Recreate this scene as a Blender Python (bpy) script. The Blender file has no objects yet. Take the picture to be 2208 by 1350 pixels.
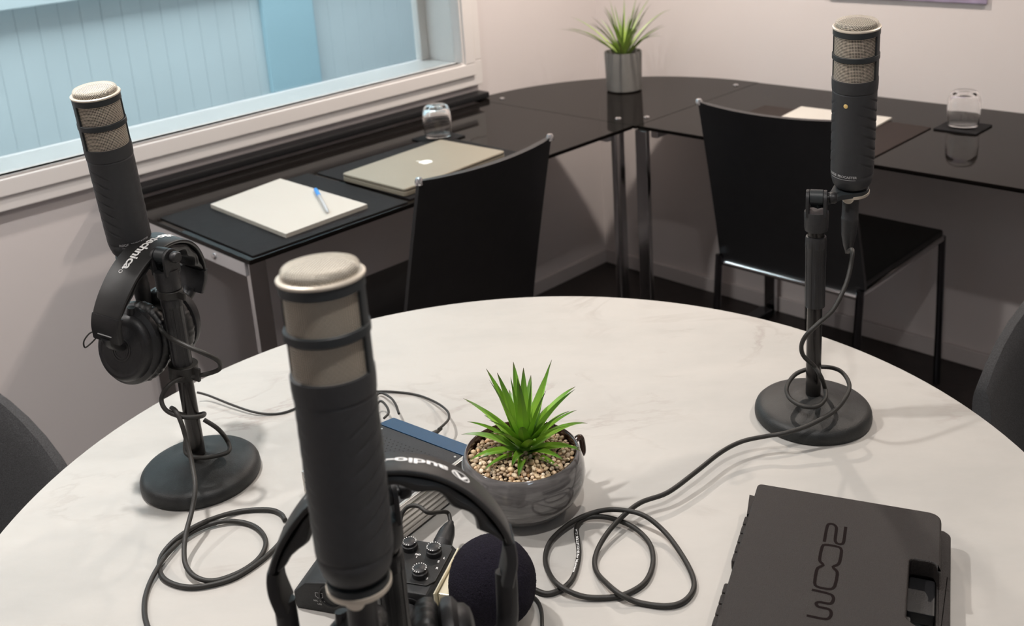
import bpy, bmesh, math, random
from mathutils import Vector, Matrix, noise
C = bpy.context.scene.collection
SC = bpy.context.scene
PI = math.pi
R = math.radians
# ------------------------------------------------------------------ camera
CX, CY, FPX = 1103.12, 348.10, 2208.4          # principal point and focal length in pixels of the 2208x1350 frame
ROW_R = Vector((0.997634213, -0.0687457361, 0.0))          # world x, y, z axes seen from the camera (right, down, forward)
ROW_F = Vector((-0.01934817, -0.2807795, 0.95957726))
ROW_U = Vector((-0.06596685, -0.95730711, -0.28144534))
CAM = Vector((0, 0, 1.45))
cd = bpy.data.cameras.new('camera'); cam = bpy.data.objects.new('camera', cd); C.objects.link(cam)
m = Matrix.Identity(4)
for i, row in enumerate((ROW_R, ROW_F, ROW_U)):
    m[i][0] = row[0]; m[i][1] = -row[1]; m[i][2] = -row[2]; m[i][3] = CAM[i]
cam.matrix_world = m
cd.sensor_width = 36; cd.lens = FPX/2208*36
cd.shift_y = (CY-675)/2208; cd.shift_x = (1104-CX)/2208
cd.clip_start = .05; cd.clip_end = 40
cd.dof.use_dof = True; cd.dof.focus_distance = 1.13; cd.dof.aperture_fstop = 8.5
SC.camera = cam
SC.view_settings.view_transform = 'Standard'; SC.view_settings.look = 'None'
SC.view_settings.gamma = 1; SC.view_settings.use_curve_mapping = False
SC.view_settings.exposure = .06
w = bpy.data.worlds.new('world'); SC.world = w; w.use_nodes = True
w.node_tree.nodes['Background'].inputs[0].default_value = (.8, .87, 1, 1)
w.node_tree.nodes['Background'].inputs[1].default_value = .25

def P(px, py, D):                              # point on the sight line of a pixel at forward depth D
    v = Vector(((px-CX)/FPX, (py-CY)/FPX, 1))*D
    return CAM + Vector((ROW_R.dot(v), ROW_F.dot(v), ROW_U.dot(v)))
def at(px, py, z):                             # point on the sight line at height z
    v = Vector((px-CX, py-CY, FPX))
    d = Vector((ROW_R.dot(v), ROW_F.dot(v), ROW_U.dot(v)))
    return CAM + d*((z-CAM.z)/d.z)
CORNER = Vector((0.32630328, 3.55308471, 0)); A = Vector((0.71999839, 0.69397573, 0)); B = Vector((0.69397573, -0.71999839, 0))
RA = math.atan2(A.y, A.x)
def W(u, v, z=0): return CORNER + A*u + B*v + Vector((0, 0, z))
ROOM = Matrix.Translation(CORNER) @ Matrix.Rotation(RA, 4, 'Z') @ Matrix.Diagonal((1, -1, 1, 1))  # (u, v, z) -> world
CEIL = 2.25
TT = .75                                      # marble table top height
# ------------------------------------------------------------------ lights
def disc(name, loc, power, col, size=.09, spread=150, rot=None):
    l = bpy.data.lights.new(name, 'AREA'); l.shape = 'DISK'; l.size = size; l.energy = power; l.color = col; l.spread = R(spread)
    o = bpy.data.objects.new(name, l); C.objects.link(o); o.location = loc
    if rot: o.rotation_euler = rot
    return o
WARM = (1, .88, .78); NEUT = (1, .955, .92)
disc('ceiling_spot_corner', W(-.575, .575, 2.15), 19, WARM, .07)
disc('ceiling_spot_window', W(-2.30, 1.05, 2.2), 14, NEUT, .07)
disc('added_wall_wash', W(-3.1, .55, 2.2), 9, NEUT, .07)  # added lamp that washes the left wall brighter, no fitting of the room
disc('ceiling_spot_right', W(-.62, 2.0, 2.2), 12.5, WARM, .07)
disc('ceiling_spot_table', W(-2.3, 2.1, 2.2), 7, NEUT, .07)
def area(name, loc, target, power, col, sx, sy):
    l = bpy.data.lights.new(name, 'AREA'); l.shape = 'RECTANGLE'; l.size = sx; l.size_y = sy; l.energy = power; l.color = col
    o = bpy.data.objects.new(name, l); C.objects.link(o); o.location = loc
    o.rotation_euler = (Vector(target)-Vector(loc)).to_track_quat('-Z', 'Y').to_euler(); return o
area('cool_fill', (.9, -.9, 1.5), (-.2, 1.4, .6), 36, (.70, .85, 1), 1.2, 1.6)  # added cool fill from behind the camera to lift the shadows, no doorway there
area('daylight_outside', W(-1.6, -.6, 2.3), W(-1.6, -1.1, .9), 62, (.88, .96, 1), 3.6, .6)
# ------------------------------------------------------------------ materials
def S2(c): return tuple((x/12.92 if x <= .04045 else ((x+.055)/1.055)**2.4) for x in (v/255 for v in c)) + (1,)
def mat(name, rgb, rough=.5, metal=0., bump=0., bscale=200, var=0., vscale=20, spec=.5, coat=0., trans=0., sheen=0.):
    m = bpy.data.materials.new(name); m.use_nodes = True
    n = m.node_tree; b = n.nodes['Principled BSDF']; L = n.links
    col = rgb if len(rgb) == 4 else tuple(rgb)+(1,)
    b.inputs['Base Color'].default_value = col; b.inputs['Roughness'].default_value = rough; b.inputs['Metallic'].default_value = metal
    b.inputs['Specular IOR Level'].default_value = spec; b.inputs['Coat Weight'].default_value = coat
    b.inputs['Transmission Weight'].default_value = trans; b.inputs['Sheen Weight'].default_value = sheen
    tc = n.nodes.new('ShaderNodeTexCoord')
    if var:
        t = n.nodes.new('ShaderNodeTexNoise'); t.inputs['Scale'].default_value = vscale; t.inputs['Detail'].default_value = 4
        L.new(tc.outputs['Object'], t.inputs['Vector'])
        r = n.nodes.new('ShaderNodeValToRGB'); r.color_ramp.elements[0].position = .3; r.color_ramp.elements[1].position = .7
        r.color_ramp.elements[0].color = tuple(c*(1-var) for c in col[:3])+(1,); r.color_ramp.elements[1].color = tuple(min(1, c*(1+var)) for c in col[:3])+(1,)
        L.new(t.outputs[0], r.inputs[0]); L.new(r.outputs[0], b.inputs['Base Color'])
    if bump:
        t = n.nodes.new('ShaderNodeTexNoise'); t.inputs['Scale'].default_value = bscale; t.inputs['Detail'].default_value = 2
        L.new(tc.outputs['Object'], t.inputs['Vector'])
        bp = n.nodes.new('ShaderNodeBump'); bp.inputs['Strength'].default_value = bump; bp.inputs['Distance'].default_value = .001
        L.new(t.outputs[0], bp.inputs['Height']); L.new(bp.outputs[0], b.inputs['Normal'])
    return m
M = {}
M['wall'] = mat('wall_paint', (.66, .615, .605), .75, bump=.06, bscale=300, var=.015, vscale=3)
M['white_frame'] = mat('white_gloss_paint', (.72, .69, .67), .35, var=.01, vscale=8)
M['ceiling'] = mat('ceiling_paint', (.72, .70, .68), .9, var=.01)
M['floor'] = mat('dark_floor_vinyl', (.018, .013, .012), .42, bump=.2, bscale=90, var=.35, vscale=30)
M['skirting'] = mat('skirting_paint', (.60, .56, .55), .45, var=.01)
M['black_glass'] = mat('black_glass', (.006, .005, .0045), .03, var=.05, spec=.06)
M['chrome'] = mat('chrome', (.62, .62, .63), .12, metal=1, var=.03)
M['steel_white'] = mat('satin_steel', (.58, .57, .58), .35, metal=.7, var=.03)
M['dark_chrome'] = mat('dark_chrome', (.10, .10, .11), .12, metal=1, var=.05)
M['black_plastic'] = mat('black_plastic', (.010, .010, .011), .45, bump=.15, bscale=900, var=.1, vscale=60, spec=0.4)
M['mic_body'] = mat('mic_rubberised_coat', (.026, .027, .029), .48, bump=.25, bscale=2200, var=.08, vscale=200, spec=0.4)
M['mic_frame'] = mat('mic_frame_coat', (.018, .022, .024), .42, bump=.15, bscale=2000, var=.08, vscale=150, spec=0.4)
M['nickel'] = mat('satin_nickel', (.56, .50, .42), .42, metal=.35, var=.04, vscale=60)
M['mic_core'] = mat('mic_core', (.012, .011, .010), .9, var=.1)
M['gold'] = mat('gold_dot', (.85, .62, .25), .3, metal=.6, var=.03)
M['cast_iron'] = mat('cast_iron_coat', (.012, .013, .013), .5, bump=.3, bscale=900, var=.25, vscale=90, spec=0.4)
M['tube_black'] = mat('black_steel_tube', (.030, .028, .027), .25, metal=.6, var=.06, vscale=40)
M['clutch'] = mat('clutch_plastic', (.016, .016, .017), .42, bump=.3, bscale=1500, var=.1, vscale=60, spec=0.4)
M['rubber'] = mat('cable_rubber', (.020, .019, .017), .5, bump=.25, bscale=1200, var=.12, vscale=80, spec=0.4)
M['leather'] = mat('black_leatherette', (.011, .011, .011), .40, bump=.18, bscale=2600, var=.12, vscale=80)
M['white_print'] = mat('white_print', (.75, .75, .74), .5, var=.02)
M['grey_print'] = mat('grey_print', (.35, .35, .35), .5, var=.02)
M['seat_black'] = mat('black_sling_leather', (.0105, .0105, .0115), .42, bump=.3, bscale=400, var=.1, vscale=40)
M['mat_black'] = mat('black_table_mat', (.010, .010, .011), .75, spec=.15, bump=.4, bscale=700, var=.15, vscale=60)
M['mat_brown'] = mat('brown_table_mat', (.017, .011, .009), .6, spec=.2, bump=.3, bscale=700, var=.15, vscale=60)
M['paper'] = mat('paper', (.46, .44, .40), .7, var=.01, vscale=10)
M['paper_edge'] = mat('paper_block_edge', (.33, .31, .27), .8, var=.05, vscale=60)
M['alu'] = mat('laptop_aluminium', (.27, .24, .185), .45, metal=.25, var=.02)
M['blue_plastic'] = mat('blue_pen_plastic', (.02, .25, .75), .3, var=.03)
M['clear_plastic'] = mat('clear_plastic', (.85, .87, .90), .1, trans=.7, var=.02)
M['tan_plastic'] = mat('pinkish_clear_knob', (.72, .62, .56), .25, trans=.3, var=.05)
M['blue_metal'] = mat('blue_anodised_panel', (.006, .046, .105), .42, metal=.15, bump=.3, bscale=1500, var=.1, vscale=100)
M['unit_black'] = mat('unit_black_metal', (.014, .014, .016), .42, bump=.4, bscale=1500, var=.1, vscale=100, spec=0.35)
M['silver'] = mat('brushed_silver', (.72, .70, .67), .3, metal=.9, var=.06, vscale=40)
M['cream_metal'] = mat('cream_metal', (.70, .65, .50), .38, metal=.6, var=.05, vscale=60)
M['foam'] = mat('windscreen_foam', (.009, .0075, .014), .95, bump=1.0, bscale=1600, var=.9, vscale=1500, spec=.2)
M['rec_black'] = mat('recorder_rubber', (.014, .015, .016), .5, bump=.4, bscale=1500, var=.1, vscale=100, spec=0.35)
M['rec_top'] = mat('recorder_top_plate', (.011, .011, .011), .38, bump=.2, bscale=1500, var=.1, vscale=100, spec=0.35)
M['case'] = mat('case_abs_plastic', (.013, .0105, .0095), .5, bump=.75, bscale=1100, var=.12, vscale=300, spec=0.35)
M['case_logo'] = mat('case_engraving', (.006, .003, .003), .8, var=.1, spec=.1)
M['pebble'] = mat('pebbles', (.33, .235, .15), .42, var=.0)
M['glaze_in'] = mat('brown_glaze', (.035, .016, .010), .15, var=.3, vscale=60, coat=.5)
M['stone_pot'] = mat('grey_cylinder_pot', (.17, .165, .155), .6, var=.12, vscale=14)
M['soil'] = mat('dark_soil', (.03, .018, .010), .9, bump=1, bscale=200, var=.4, vscale=100)
M['fabric'] = mat('charcoal_wool', (.045, .045, .047), .95, bump=.8, bscale=900, var=.45, vscale=700, sheen=.1)
M['dark_wood'] = mat('dark_metal_leg', (.03, .03, .03), .4, var=.1)
M['cladding'] = mat('white_cladding', (.56, .625, .65), .6, var=.03, vscale=3)
M['teal_paint'] = mat('teal_painted_post', (.37, .54, .61), .5, var=.03, vscale=3)
M['art_purple'] = mat('purple_print', (.30, .25, .36), .6, var=.25, vscale=18)
M['lettered_black'] = M['black_plastic']
# pebbles: colour per stone comes from each island
n = M['pebble'].node_tree; b = n.nodes['Principled BSDF']
g = n.nodes.new('ShaderNodeNewGeometry'); r = n.nodes.new('ShaderNodeValToRGB')
cr = r.color_ramp; cr.elements[0].position = 0; cr.elements[0].color = (.24, .16, .10, 1); cr.elements[1].position = 1; cr.elements[1].color = (.80, .70, .55, 1)
for p_, c_ in ((.2, (.50, .37, .23, 1)), (.4, (.68, .52, .32, 1)), (.55, (.33, .25, .18, 1)), (.7, (.74, .61, .42, 1)), (.85, (.55, .33, .17, 1))):
    e = cr.elements.new(p_); e.color = c_
n.links.new(g.outputs['Random Per Island'], r.inputs[0]); n.links.new(r.outputs[0], b.inputs['Base Color'])
# marble
m = M['marble'] = mat('white_marble', (.78, .72, .65), .48, spec=.3)
n = m.node_tree; b = n.nodes['Principled BSDF']; tc = n.nodes.new('ShaderNodeTexCoord')
def node(t, **k):
    x = n.nodes.new(t)
    for a_, v_ in k.items(): x.inputs[a_].default_value = v_
    return x
mp = n.nodes.new('ShaderNodeMapping'); mp.inputs['Rotation'].default_value = (0, 0, .5); mp.inputs['Scale'].default_value = (1, 2.2, 1)
n.links.new(tc.outputs['Object'], mp.inputs[0])
d1 = node('ShaderNodeTexNoise', Scale=2.5, Detail=6.0, Roughness=.6, Distortion=1.6); n.links.new(mp.outputs[0], d1.inputs['Vector'])
v1 = n.nodes.new('ShaderNodeMath'); v1.operation = 'SUBTRACT'; v1.inputs[1].default_value = .5; n.links.new(d1.outputs[0], v1.inputs[0])
v2 = n.nodes.new('ShaderNodeMath'); v2.operation = 'ABSOLUTE'; n.links.new(v1.outputs[0], v2.inputs[0])
rr = n.nodes.new('ShaderNodeValToRGB'); rr.color_ramp.elements[0].position = 0; rr.color_ramp.elements[0].color = (1, 1, 1, 1)
rr.color_ramp.elements[1].position = .035; rr.color_ramp.elements[1].color = (0, 0, 0, 1); n.links.new(v2.outputs[0], rr.inputs[0])
d2 = node('ShaderNodeTexNoise', Scale=6.0, Detail=3.0); n.links.new(tc.outputs['Object'], d2.inputs['Vector'])
r2 = n.nodes.new('ShaderNodeValToRGB'); r2.color_ramp.elements[0].position = .5; r2.color_ramp.elements[1].position = .72; n.links.new(d2.outputs[0], r2.inputs[0])
mu = n.nodes.new('ShaderNodeMath'); mu.operation = 'MULTIPLY'; n.links.new(rr.outputs[0], mu.inputs[0]); n.links.new(r2.outputs[0], mu.inputs[1])
m2 = n.nodes.new('ShaderNodeMath'); m2.operation = 'MULTIPLY'; m2.inputs[1].default_value = .5; n.links.new(mu.outputs[0], m2.inputs[0])
d3 = node('ShaderNodeTexNoise', Scale=3.0, Detail=8.0, Roughness=.65); n.links.new(mp.outputs[0], d3.inputs['Vector'])
r3 = n.nodes.new('ShaderNodeValToRGB'); r3.color_ramp.elements[0].position = .35; r3.color_ramp.elements[0].color = (.375, .365, .345, 1)
r3.color_ramp.elements[1].position = .6; r3.color_ramp.elements[1].color = (.425, .41, .385, 1); n.links.new(d3.outputs[0], r3.inputs[0])
mx = n.nodes.new('ShaderNodeMix'); mx.data_type = 'RGBA'; n.links.new(m2.outputs[0], mx.inputs[0]); n.links.new(r3.outputs[0], mx.inputs[6]); mx.inputs[7].default_value = (.24, .20, .18, 1)
n.links.new(mx.outputs[2], b.inputs['Base Color'])
# glazed pot with brushed streaks
m = M['glaze'] = mat('grey_glaze', (.12, .115, .115), .10, coat=.6)
n = m.node_tree; b = n.nodes['Principled BSDF']; tc = n.nodes.new('ShaderNodeTexCoord')
mp = n.nodes.new('ShaderNodeMapping'); mp.inputs['Scale'].default_value = (1, 1, 9); n.links.new(tc.outputs['Object'], mp.inputs[0])
d = node('ShaderNodeTexNoise', Scale=14.0, Detail=6.0, Distortion=1.5); n.links.new(mp.outputs[0], d.inputs['Vector'])
r = n.nodes.new('ShaderNodeValToRGB'); r.color_ramp.elements[0].position = .35; r.color_ramp.elements[0].color = (.085, .08, .08, 1)
r.color_ramp.elements[1].position = .75; r.color_ramp.elements[1].color = (.19, .18, .175, 1); n.links.new(d.outputs[0], r.inputs[0]); n.links.new(r.outputs[0], b.inputs['Base Color'])
# leaf: lighter midrib stripe from UV, darker brown tip
def leaf_mat(name, c0, c1, tip):
    m = mat(name, c0, .35); n = m.node_tree; b = n.nodes['Principled BSDF']
    uv = n.nodes.new('ShaderNodeUVMap'); sp = n.nodes.new('ShaderNodeSeparateXYZ'); n.links.new(uv.outputs[0], sp.inputs[0])
    r = n.nodes.new('ShaderNodeValToRGB'); e = r.color_ramp.elements; e[0].position = 0; e[0].color = c0+(1,); e[1].position = 1; e[1].color = tip+(1,)
    x = e.new(.35); x.color = c1+(1,); x = e.new(.86); x.color = c0+(1,)
    n.links.new(sp.outputs[1], r.inputs[0])
    nz = n.nodes.new('ShaderNodeTexNoise'); nz.inputs['Scale'].default_value = 60; tc = n.nodes.new('ShaderNodeTexCoord'); n.links.new(tc.outputs['Object'], nz.inputs['Vector'])
    mx = n.nodes.new('ShaderNodeMix'); mx.data_type = 'RGBA'; mx.blend_type = 'MULTIPLY'; mx.inputs[0].default_value = .6
    n.links.new(r.outputs[0], mx.inputs[6])
    g_ = n.nodes.new('ShaderNodeNewGeometry'); q = n.nodes.new('ShaderNodeValToRGB'); q.color_ramp.elements[0].color = (.45, .5, .45, 1); q.color_ramp.elements[1].color = (1.3, 1.25, 1, 1)
    n.links.new(g_.outputs['Random Per Island'], q.inputs[0]); n.links.new(q.outputs[0], mx.inputs[7]); n.links.new(mx.outputs[2], b.inputs['Base Color'])
    b.inputs['Subsurface Weight'].default_value = .0
    return m
M['leaf'] = leaf_mat('succulent_leaf', (.085, .22, .018), (.26, .47, .05), (.07, .045, .025))
M['leaf_pale'] = leaf_mat('grass_leaf', (.14, .24, .05), (.30, .42, .10), (.10, .13, .04))
# woven wire mesh: real holes between the wires (object is UV mapped in millimetres)
def mesh_mat(name, pu, pv, open_u=.30, open_v=.27, col=(.62, .55, .45, 1)):
    m = bpy.data.materials.new(name); m.use_nodes = True; n = m.node_tree; b = n.nodes['Principled BSDF']; L = n.links
    b.inputs['Base Color'].default_value = col; b.inputs['Metallic'].default_value = .3; b.inputs['Roughness'].default_value = .45
    uv = n.nodes.new('ShaderNodeUVMap'); sp = n.nodes.new('ShaderNodeSeparateXYZ'); L.new(uv.outputs[0], sp.inputs[0])
    def math_(op, a, bb=None):
        x = n.nodes.new('ShaderNodeMath'); x.operation = op
        for i, s in enumerate((a, bb)):
            if s is None: continue
            if isinstance(s, (int, float)): x.inputs[i].default_value = s
            else: L.new(s, x.inputs[i])
        return x.outputs[0]
    u = math_('DIVIDE', sp.outputs[0], pu); v = math_('DIVIDE', sp.outputs[1], pv)
    fu = math_('ABSOLUTE', math_('SUBTRACT', math_('FRACT', u), .5)); fv = math_('ABSOLUTE', math_('SUBTRACT', math_('FRACT', v), .5))
    hole = math_('MULTIPLY', math_('LESS_THAN', fu, open_u), math_('LESS_THAN', fv, open_v))
    par = math_('SINE', math_('MULTIPLY', math_('ADD', u, math_('FLOOR', math_('ADD', v, .5))), PI))
    hgt = math_('ADD', math_('MULTIPLY', par, .5), math_('MULTIPLY', fv, 2.0))
    bp = n.nodes.new('ShaderNodeBump'); bp.inputs['Strength'].default_value = .8; bp.inputs['Distance'].default_value = .0004
    L.new(hgt, bp.inputs['Height']); L.new(bp.outputs[0], b.inputs['Normal'])
    tr = n.nodes.new('ShaderNodeBsdfTransparent'); mx = n.nodes.new('ShaderNodeMixShader')
    L.new(hole, mx.inputs[0]); L.new(b.outputs[0], mx.inputs[1]); L.new(tr.outputs[0], mx.inputs[2]); L.new(mx.outputs[0], n.nodes['Material Output'].inputs[0])
    return m
M['grille'] = mesh_mat('woven_wire_grille', 1.65, 1.75, .37, .31, (.54, .47, .38, 1))
M['grille_cap'] = mesh_mat('woven_wire_cap', 1.8, 1.8, .34, .34, (.66, .60, .50, 1))
# clear glass
def glass_mat(name, tint=(1, 1, 1, 1), rough=0.0, ior=1.45):
    m = bpy.data.materials.new(name); m.use_nodes = True; n = m.node_tree
    b = n.nodes['Principled BSDF']; b.inputs['Base Color'].default_value = tint; b.inputs['Roughness'].default_value = rough
    b.inputs['Transmission Weight'].default_value = 1; b.inputs['IOR'].default_value = ior
    t = n.nodes.new('ShaderNodeTexNoise'); t.inputs['Scale'].default_value = 8
    r = n.nodes.new('ShaderNodeMapRange'); r.inputs[3].default_value = rough; r.inputs[4].default_value = rough+.01; n.links.new(t.outputs[0], r.inputs[0]); n.links.new(r.outputs[0], b.inputs['Roughness'])
    return m
M['glass'] = glass_mat('drinking_glass')
M['pane'] = glass_mat('window_glass', (.94, .98, .98, 1), 0, 1.02)
# laptop lid logo: bright white plastic
M['logo_white'] = mat('white_logo_plastic', (.9, .9, .88), .3, var=.01)

# ------------------------------------------------------------------ mesh builder (everything authored in world metres through a matrix)
WORLD = {}
class MB:
    def __init__(s, xf=None): s.v = []; s.f = []; s.uv = {}; s.x = xf or Matrix.Identity(4); s.sm = True; s.wn = False
    def add(s, vs, fs, xf=None, uvs=None):
        X = s.x @ xf if xf is not None else s.x
        o = len(s.v); s.v += [X @ Vector(p) for p in vs]
        flip = X.to_3x3().determinant() < 0
        for k, f in enumerate(fs):
            ff = [o+i for i in f]
            uvl = [uvs[i] for i in f] if uvs else None
            if flip: ff.reverse(); uvl = uvl[::-1] if uvl else None
            if uvl: s.uv[len(s.f)] = uvl
            s.f.append(ff)
    def box(s, x0, x1, y0, y1, z0, z1, bev=0, xf=None, seg=2):
        s.wn = True; bm = bmesh.new(); bmesh.ops.create_cube(bm, size=1)
        for v in bm.verts: v.co = Vector(((x0+x1)/2+v.co.x*(x1-x0), (y0+y1)/2+v.co.y*(y1-y0), (z0+z1)/2+v.co.z*(z1-z0)))
        if bev: bmesh.ops.bevel(bm, geom=bm.edges[:], offset=min(bev, .49*min(abs(x1-x0), abs(y1-y0), abs(z1-z0))), segments=seg, affect='EDGES', profile=.5)
        s.bm(bm, xf)
    def bm(s, bm, xf=None):
        bm.verts.index_update(); s.add([v.co.copy() for v in bm.verts], [[v.index for v in f.verts] for f in bm.faces], xf); bm.free()
    def lathe(s, prof, n=48, xf=None, rad=None, uvmm=False, close=True):
        vs, fs, uv = [], [], []
        for j, (r, z) in enumerate(prof):
            for i in range(n+1 if uvmm else n):
                a = 2*PI*i/n; q = r
                if rad: q = rad(r, z, a)
                vs.append((q*math.cos(a), q*math.sin(a), z)); uv.append((a*r*1000, z*1000))
        k = n+1 if uvmm else n
        for j in range(len(prof)-1):
            for i in range(n):
                a, b2 = j*k+i, j*k+(i+1) % k
                fs.append((a, b2, b2+k, a+k))
        if close and not uvmm:
            if prof[0][0] > 1e-6: fs.append(list(range(n))[::-1])
            if prof[-1][0] > 1e-6: fs.append(list(range((len(prof)-1)*n, len(prof)*n)))
        s.add(vs, fs, xf, uv if uvmm else None)
    def prism(s, poly, z0, z1, bev=0, xf=None, seg=2):
        s.wn = True; bm = bmesh.new(); vs = [bm.verts.new((p[0], p[1], z0)) for p in poly]; f = bm.faces.new(vs)
        if f.normal.z > 0 or sum(poly[i][0]*poly[(i+1) % len(poly)][1]-poly[(i+1) % len(poly)][0]*poly[i][1] for i in range(len(poly))) > 0: f.normal_flip()
        r = bmesh.ops.extrude_face_region(bm, geom=[f]); bmesh.ops.translate(bm, verts=[e for e in r['geom'] if isinstance(e, bmesh.types.BMVert)], vec=(0, 0, z1-z0))
        bmesh.ops.recalc_face_normals(bm, faces=bm.faces[:])
        if bev:
            bm.normal_update()
            ed = [e for e in bm.edges if abs(e.verts[0].co.z-e.verts[1].co.z) < 1e-6]
            bmesh.ops.bevel(bm, geom=ed, offset=bev, segments=seg, affect='EDGES', profile=.5)
        s.bm(bm, xf)
    def tube(s, pts, r, n=10, smooth=4, closed=False, xf=None, caps=True, flat=None):
        P_ = [Vector(p) for p in pts]
        rs = r if isinstance(r, (list, tuple)) else [r]*len(P_)
        if smooth > 1: P_, rs = catmull(P_, smooth, closed, rs)
        N = len(P_); T = []
        for i in range(N):
            a = P_[(i-1) % N] if (closed or i > 0) else P_[i]; b2 = P_[(i+1) % N] if (closed or i < N-1) else P_[i]
            T.append((b2-a).normalized())
        up = Vector((0, 0, 1)) if abs(T[0].z) < .9 else Vector((1, 0, 0))
        nn = (up - T[0]*up.dot(T[0])).normalized(); vs, fs = [], []
        for i in range(N):
            nn = (nn - T[i]*nn.dot(T[i])).normalized(); bb = T[i].cross(nn)
            for k in range(n):
                a = 2*PI*k/n; vs.append(P_[i]+(nn*math.cos(a)+bb*math.sin(a))*rs[i])
        for i in range(N if closed else N-1):
            for k in range(n):
                a = i*n+k; b2 = i*n+(k+1) % n; c = ((i+1) % N)*n+(k+1) % n; d = ((i+1) % N)*n+k
                fs.append((a, b2, c, d))
        if not closed and caps: fs.append(list(range(n))[::-1]); fs.append(list(range((N-1)*n, N*n)))
        s.add(vs, fs, xf)
    def ribbon(s, pts, nrm, side, hw, th, xf=None, rnd=.3):
        # rounded rectangular section swept along pts; nrm = outward normals, side = width axis; hw half width(s); th thickness (below the path)
        vs, fs = [], []; N = len(pts); hws = hw if isinstance(hw, list) else [hw]*N
        for i in range(N):
            h = hws[i]; t = th[i] if isinstance(th, list) else th; c = min(h, t)*rnd
            sec = [(-h+c, 0), (h-c, 0), (h-c*.3, -c*.3), (h, -c), (h, -t+c), (h-c*.3, -t+c*.3), (h-c, -t), (-h+c, -t), (-h+c*.3, -t+c*.3), (-h, -t+c), (-h, -c), (-h+c*.3, -c*.3)]
            for a, b2 in sec: vs.append(Vector(pts[i])+Vector(side)*a+Vector(nrm[i])*b2)
        k = 12
        for i in range(N-1):
            for j in range(k): fs.append((i*k+j, i*k+(j+1) % k, (i+1)*k+(j+1) % k, (i+1)*k+j))
        fs.append(list(range(k))[::-1]); fs.append(list(range((N-1)*k, N*k)))
        s.add(vs, fs, xf)
    def build(s, name, m, parent=None, smooth=None, angle=40):
        me = bpy.data.meshes.new(name)
        inv = WORLD[parent.name].inverted() if parent is not None else None
        org = Matrix.Identity(4)
        if parent is None and s.v:
            mn = Vector([min(v[i] for v in s.v) for i in range(3)]); mxv = Vector([max(v[i] for v in s.v) for i in range(3)])
            org = Matrix.Translation(Vector(((mn.x+mxv.x)/2, (mn.y+mxv.y)/2, mn.z))); inv = org.inverted()
        me.from_pydata([inv @ v for v in s.v], [], s.f)
        if s.uv:
            ul = me.uv_layers.new(name='uv')
            for fi, uvl in s.uv.items():
                p = me.polygons[fi]
                for k, li in enumerate(p.loop_indices): ul.data[li].uv = uvl[k]
        me.validate(); me.update()
        if (s.sm if smooth is None else smooth):
            me.polygons.foreach_set('use_smooth', [True]*len(me.polygons)); me.set_sharp_from_angle(angle=R(angle))
        me.materials.append(m)
        o = bpy.data.objects.new(name, me); C.objects.link(o)
        if s.wn and (s.sm if smooth is None else smooth): wm = o.modifiers.new('normals', 'WEIGHTED_NORMAL'); wm.keep_sharp = True; wm.weight = 100
        if parent is not None: o.parent = parent; WORLD[o.name] = WORLD[parent.name]
        else: o.matrix_world = org; WORLD[o.name] = org
        return o
def catmull(P_, k, closed, rs):
    N = len(P_); out = []; ro = []
    rng = range(N) if closed else range(N-1)
    for i in rng:
        p1, p2 = P_[i], P_[(i+1) % N]
        p0 = P_[(i-1) % N] if (closed or i > 0) else p1*2-p2
        p3 = P_[(i+2) % N] if (closed or i < N-2) else p2*2-p1
        for j in range(k):
            t = j/k
            out.append(.5*((2*p1)+(p2-p0)*t+(2*p0-5*p1+4*p2-p3)*t*t+(3*p1-p0-3*p2+p3)*t**3)); ro.append(rs[i]*(1-t)+rs[(i+1) % N]*t)
    if not closed: out.append(P_[-1]); ro.append(rs[-1])
    return out, ro
def thing(name, label, cat, loc=(0, 0, 0), group=None, rotz=0):
    o = bpy.data.objects.new(name, None); C.objects.link(o); o.location = loc; o.rotation_euler = (0, 0, rotz); o.empty_display_size = .05
    o['label'] = label; o['category'] = cat
    if group: o['group'] = group
    WORLD[o.name] = Matrix.Translation(Vector(loc)) @ Matrix.Rotation(rotz, 4, 'Z')
    return o
def tag(o, label, cat, group=None):
    o['label'] = label; o['category'] = cat
    if group: o['group'] = group
    return o
def struct(o): o['kind'] = 'structure'; return o
def frame(o, z, x=None):                      # matrix with origin o, local z along z
    z = Vector(z).normalized(); x = Vector(x) if x is not None else Vector((1, 0, 0))
    y = z.cross(x).normalized(); x = y.cross(z).normalized()
    return Matrix(((x.x, y.x, z.x, o[0]), (x.y, y.y, z.y, o[1]), (x.z, y.z, z.z, o[2]), (0, 0, 0, 1)))
def Tm(x, y, z=0): return Matrix.Translation((x, y, z))
def Rz(a): return Matrix.Rotation(a, 4, 'Z')
def Rx(a): return Matrix.Rotation(a, 4, 'X')
def Ry(a): return Matrix.Rotation(a, 4, 'Y')
def round_poly(poly, rads, n=6):
    out = []; N = len(poly)
    for i in range(N):
        p = Vector(poly[i]); a = Vector(poly[i-1]); b = Vector(poly[(i+1) % N]); r = rads[i] if isinstance(rads, (list, tuple)) else rads
        if r <= 0: out.append(tuple(p)); continue
        da = (a-p).normalized(); db = (b-p).normalized(); ang = da.angle(db); d = min(r/math.tan(ang/2), (a-p).length*.49, (b-p).length*.49)
        s, e = p+da*d, p+db*d
        for k in range(n+1):
            t = k/n; out.append(tuple((s*(1-t)**2+p*2*t*(1-t)+e*t*t)))
    return out
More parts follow.
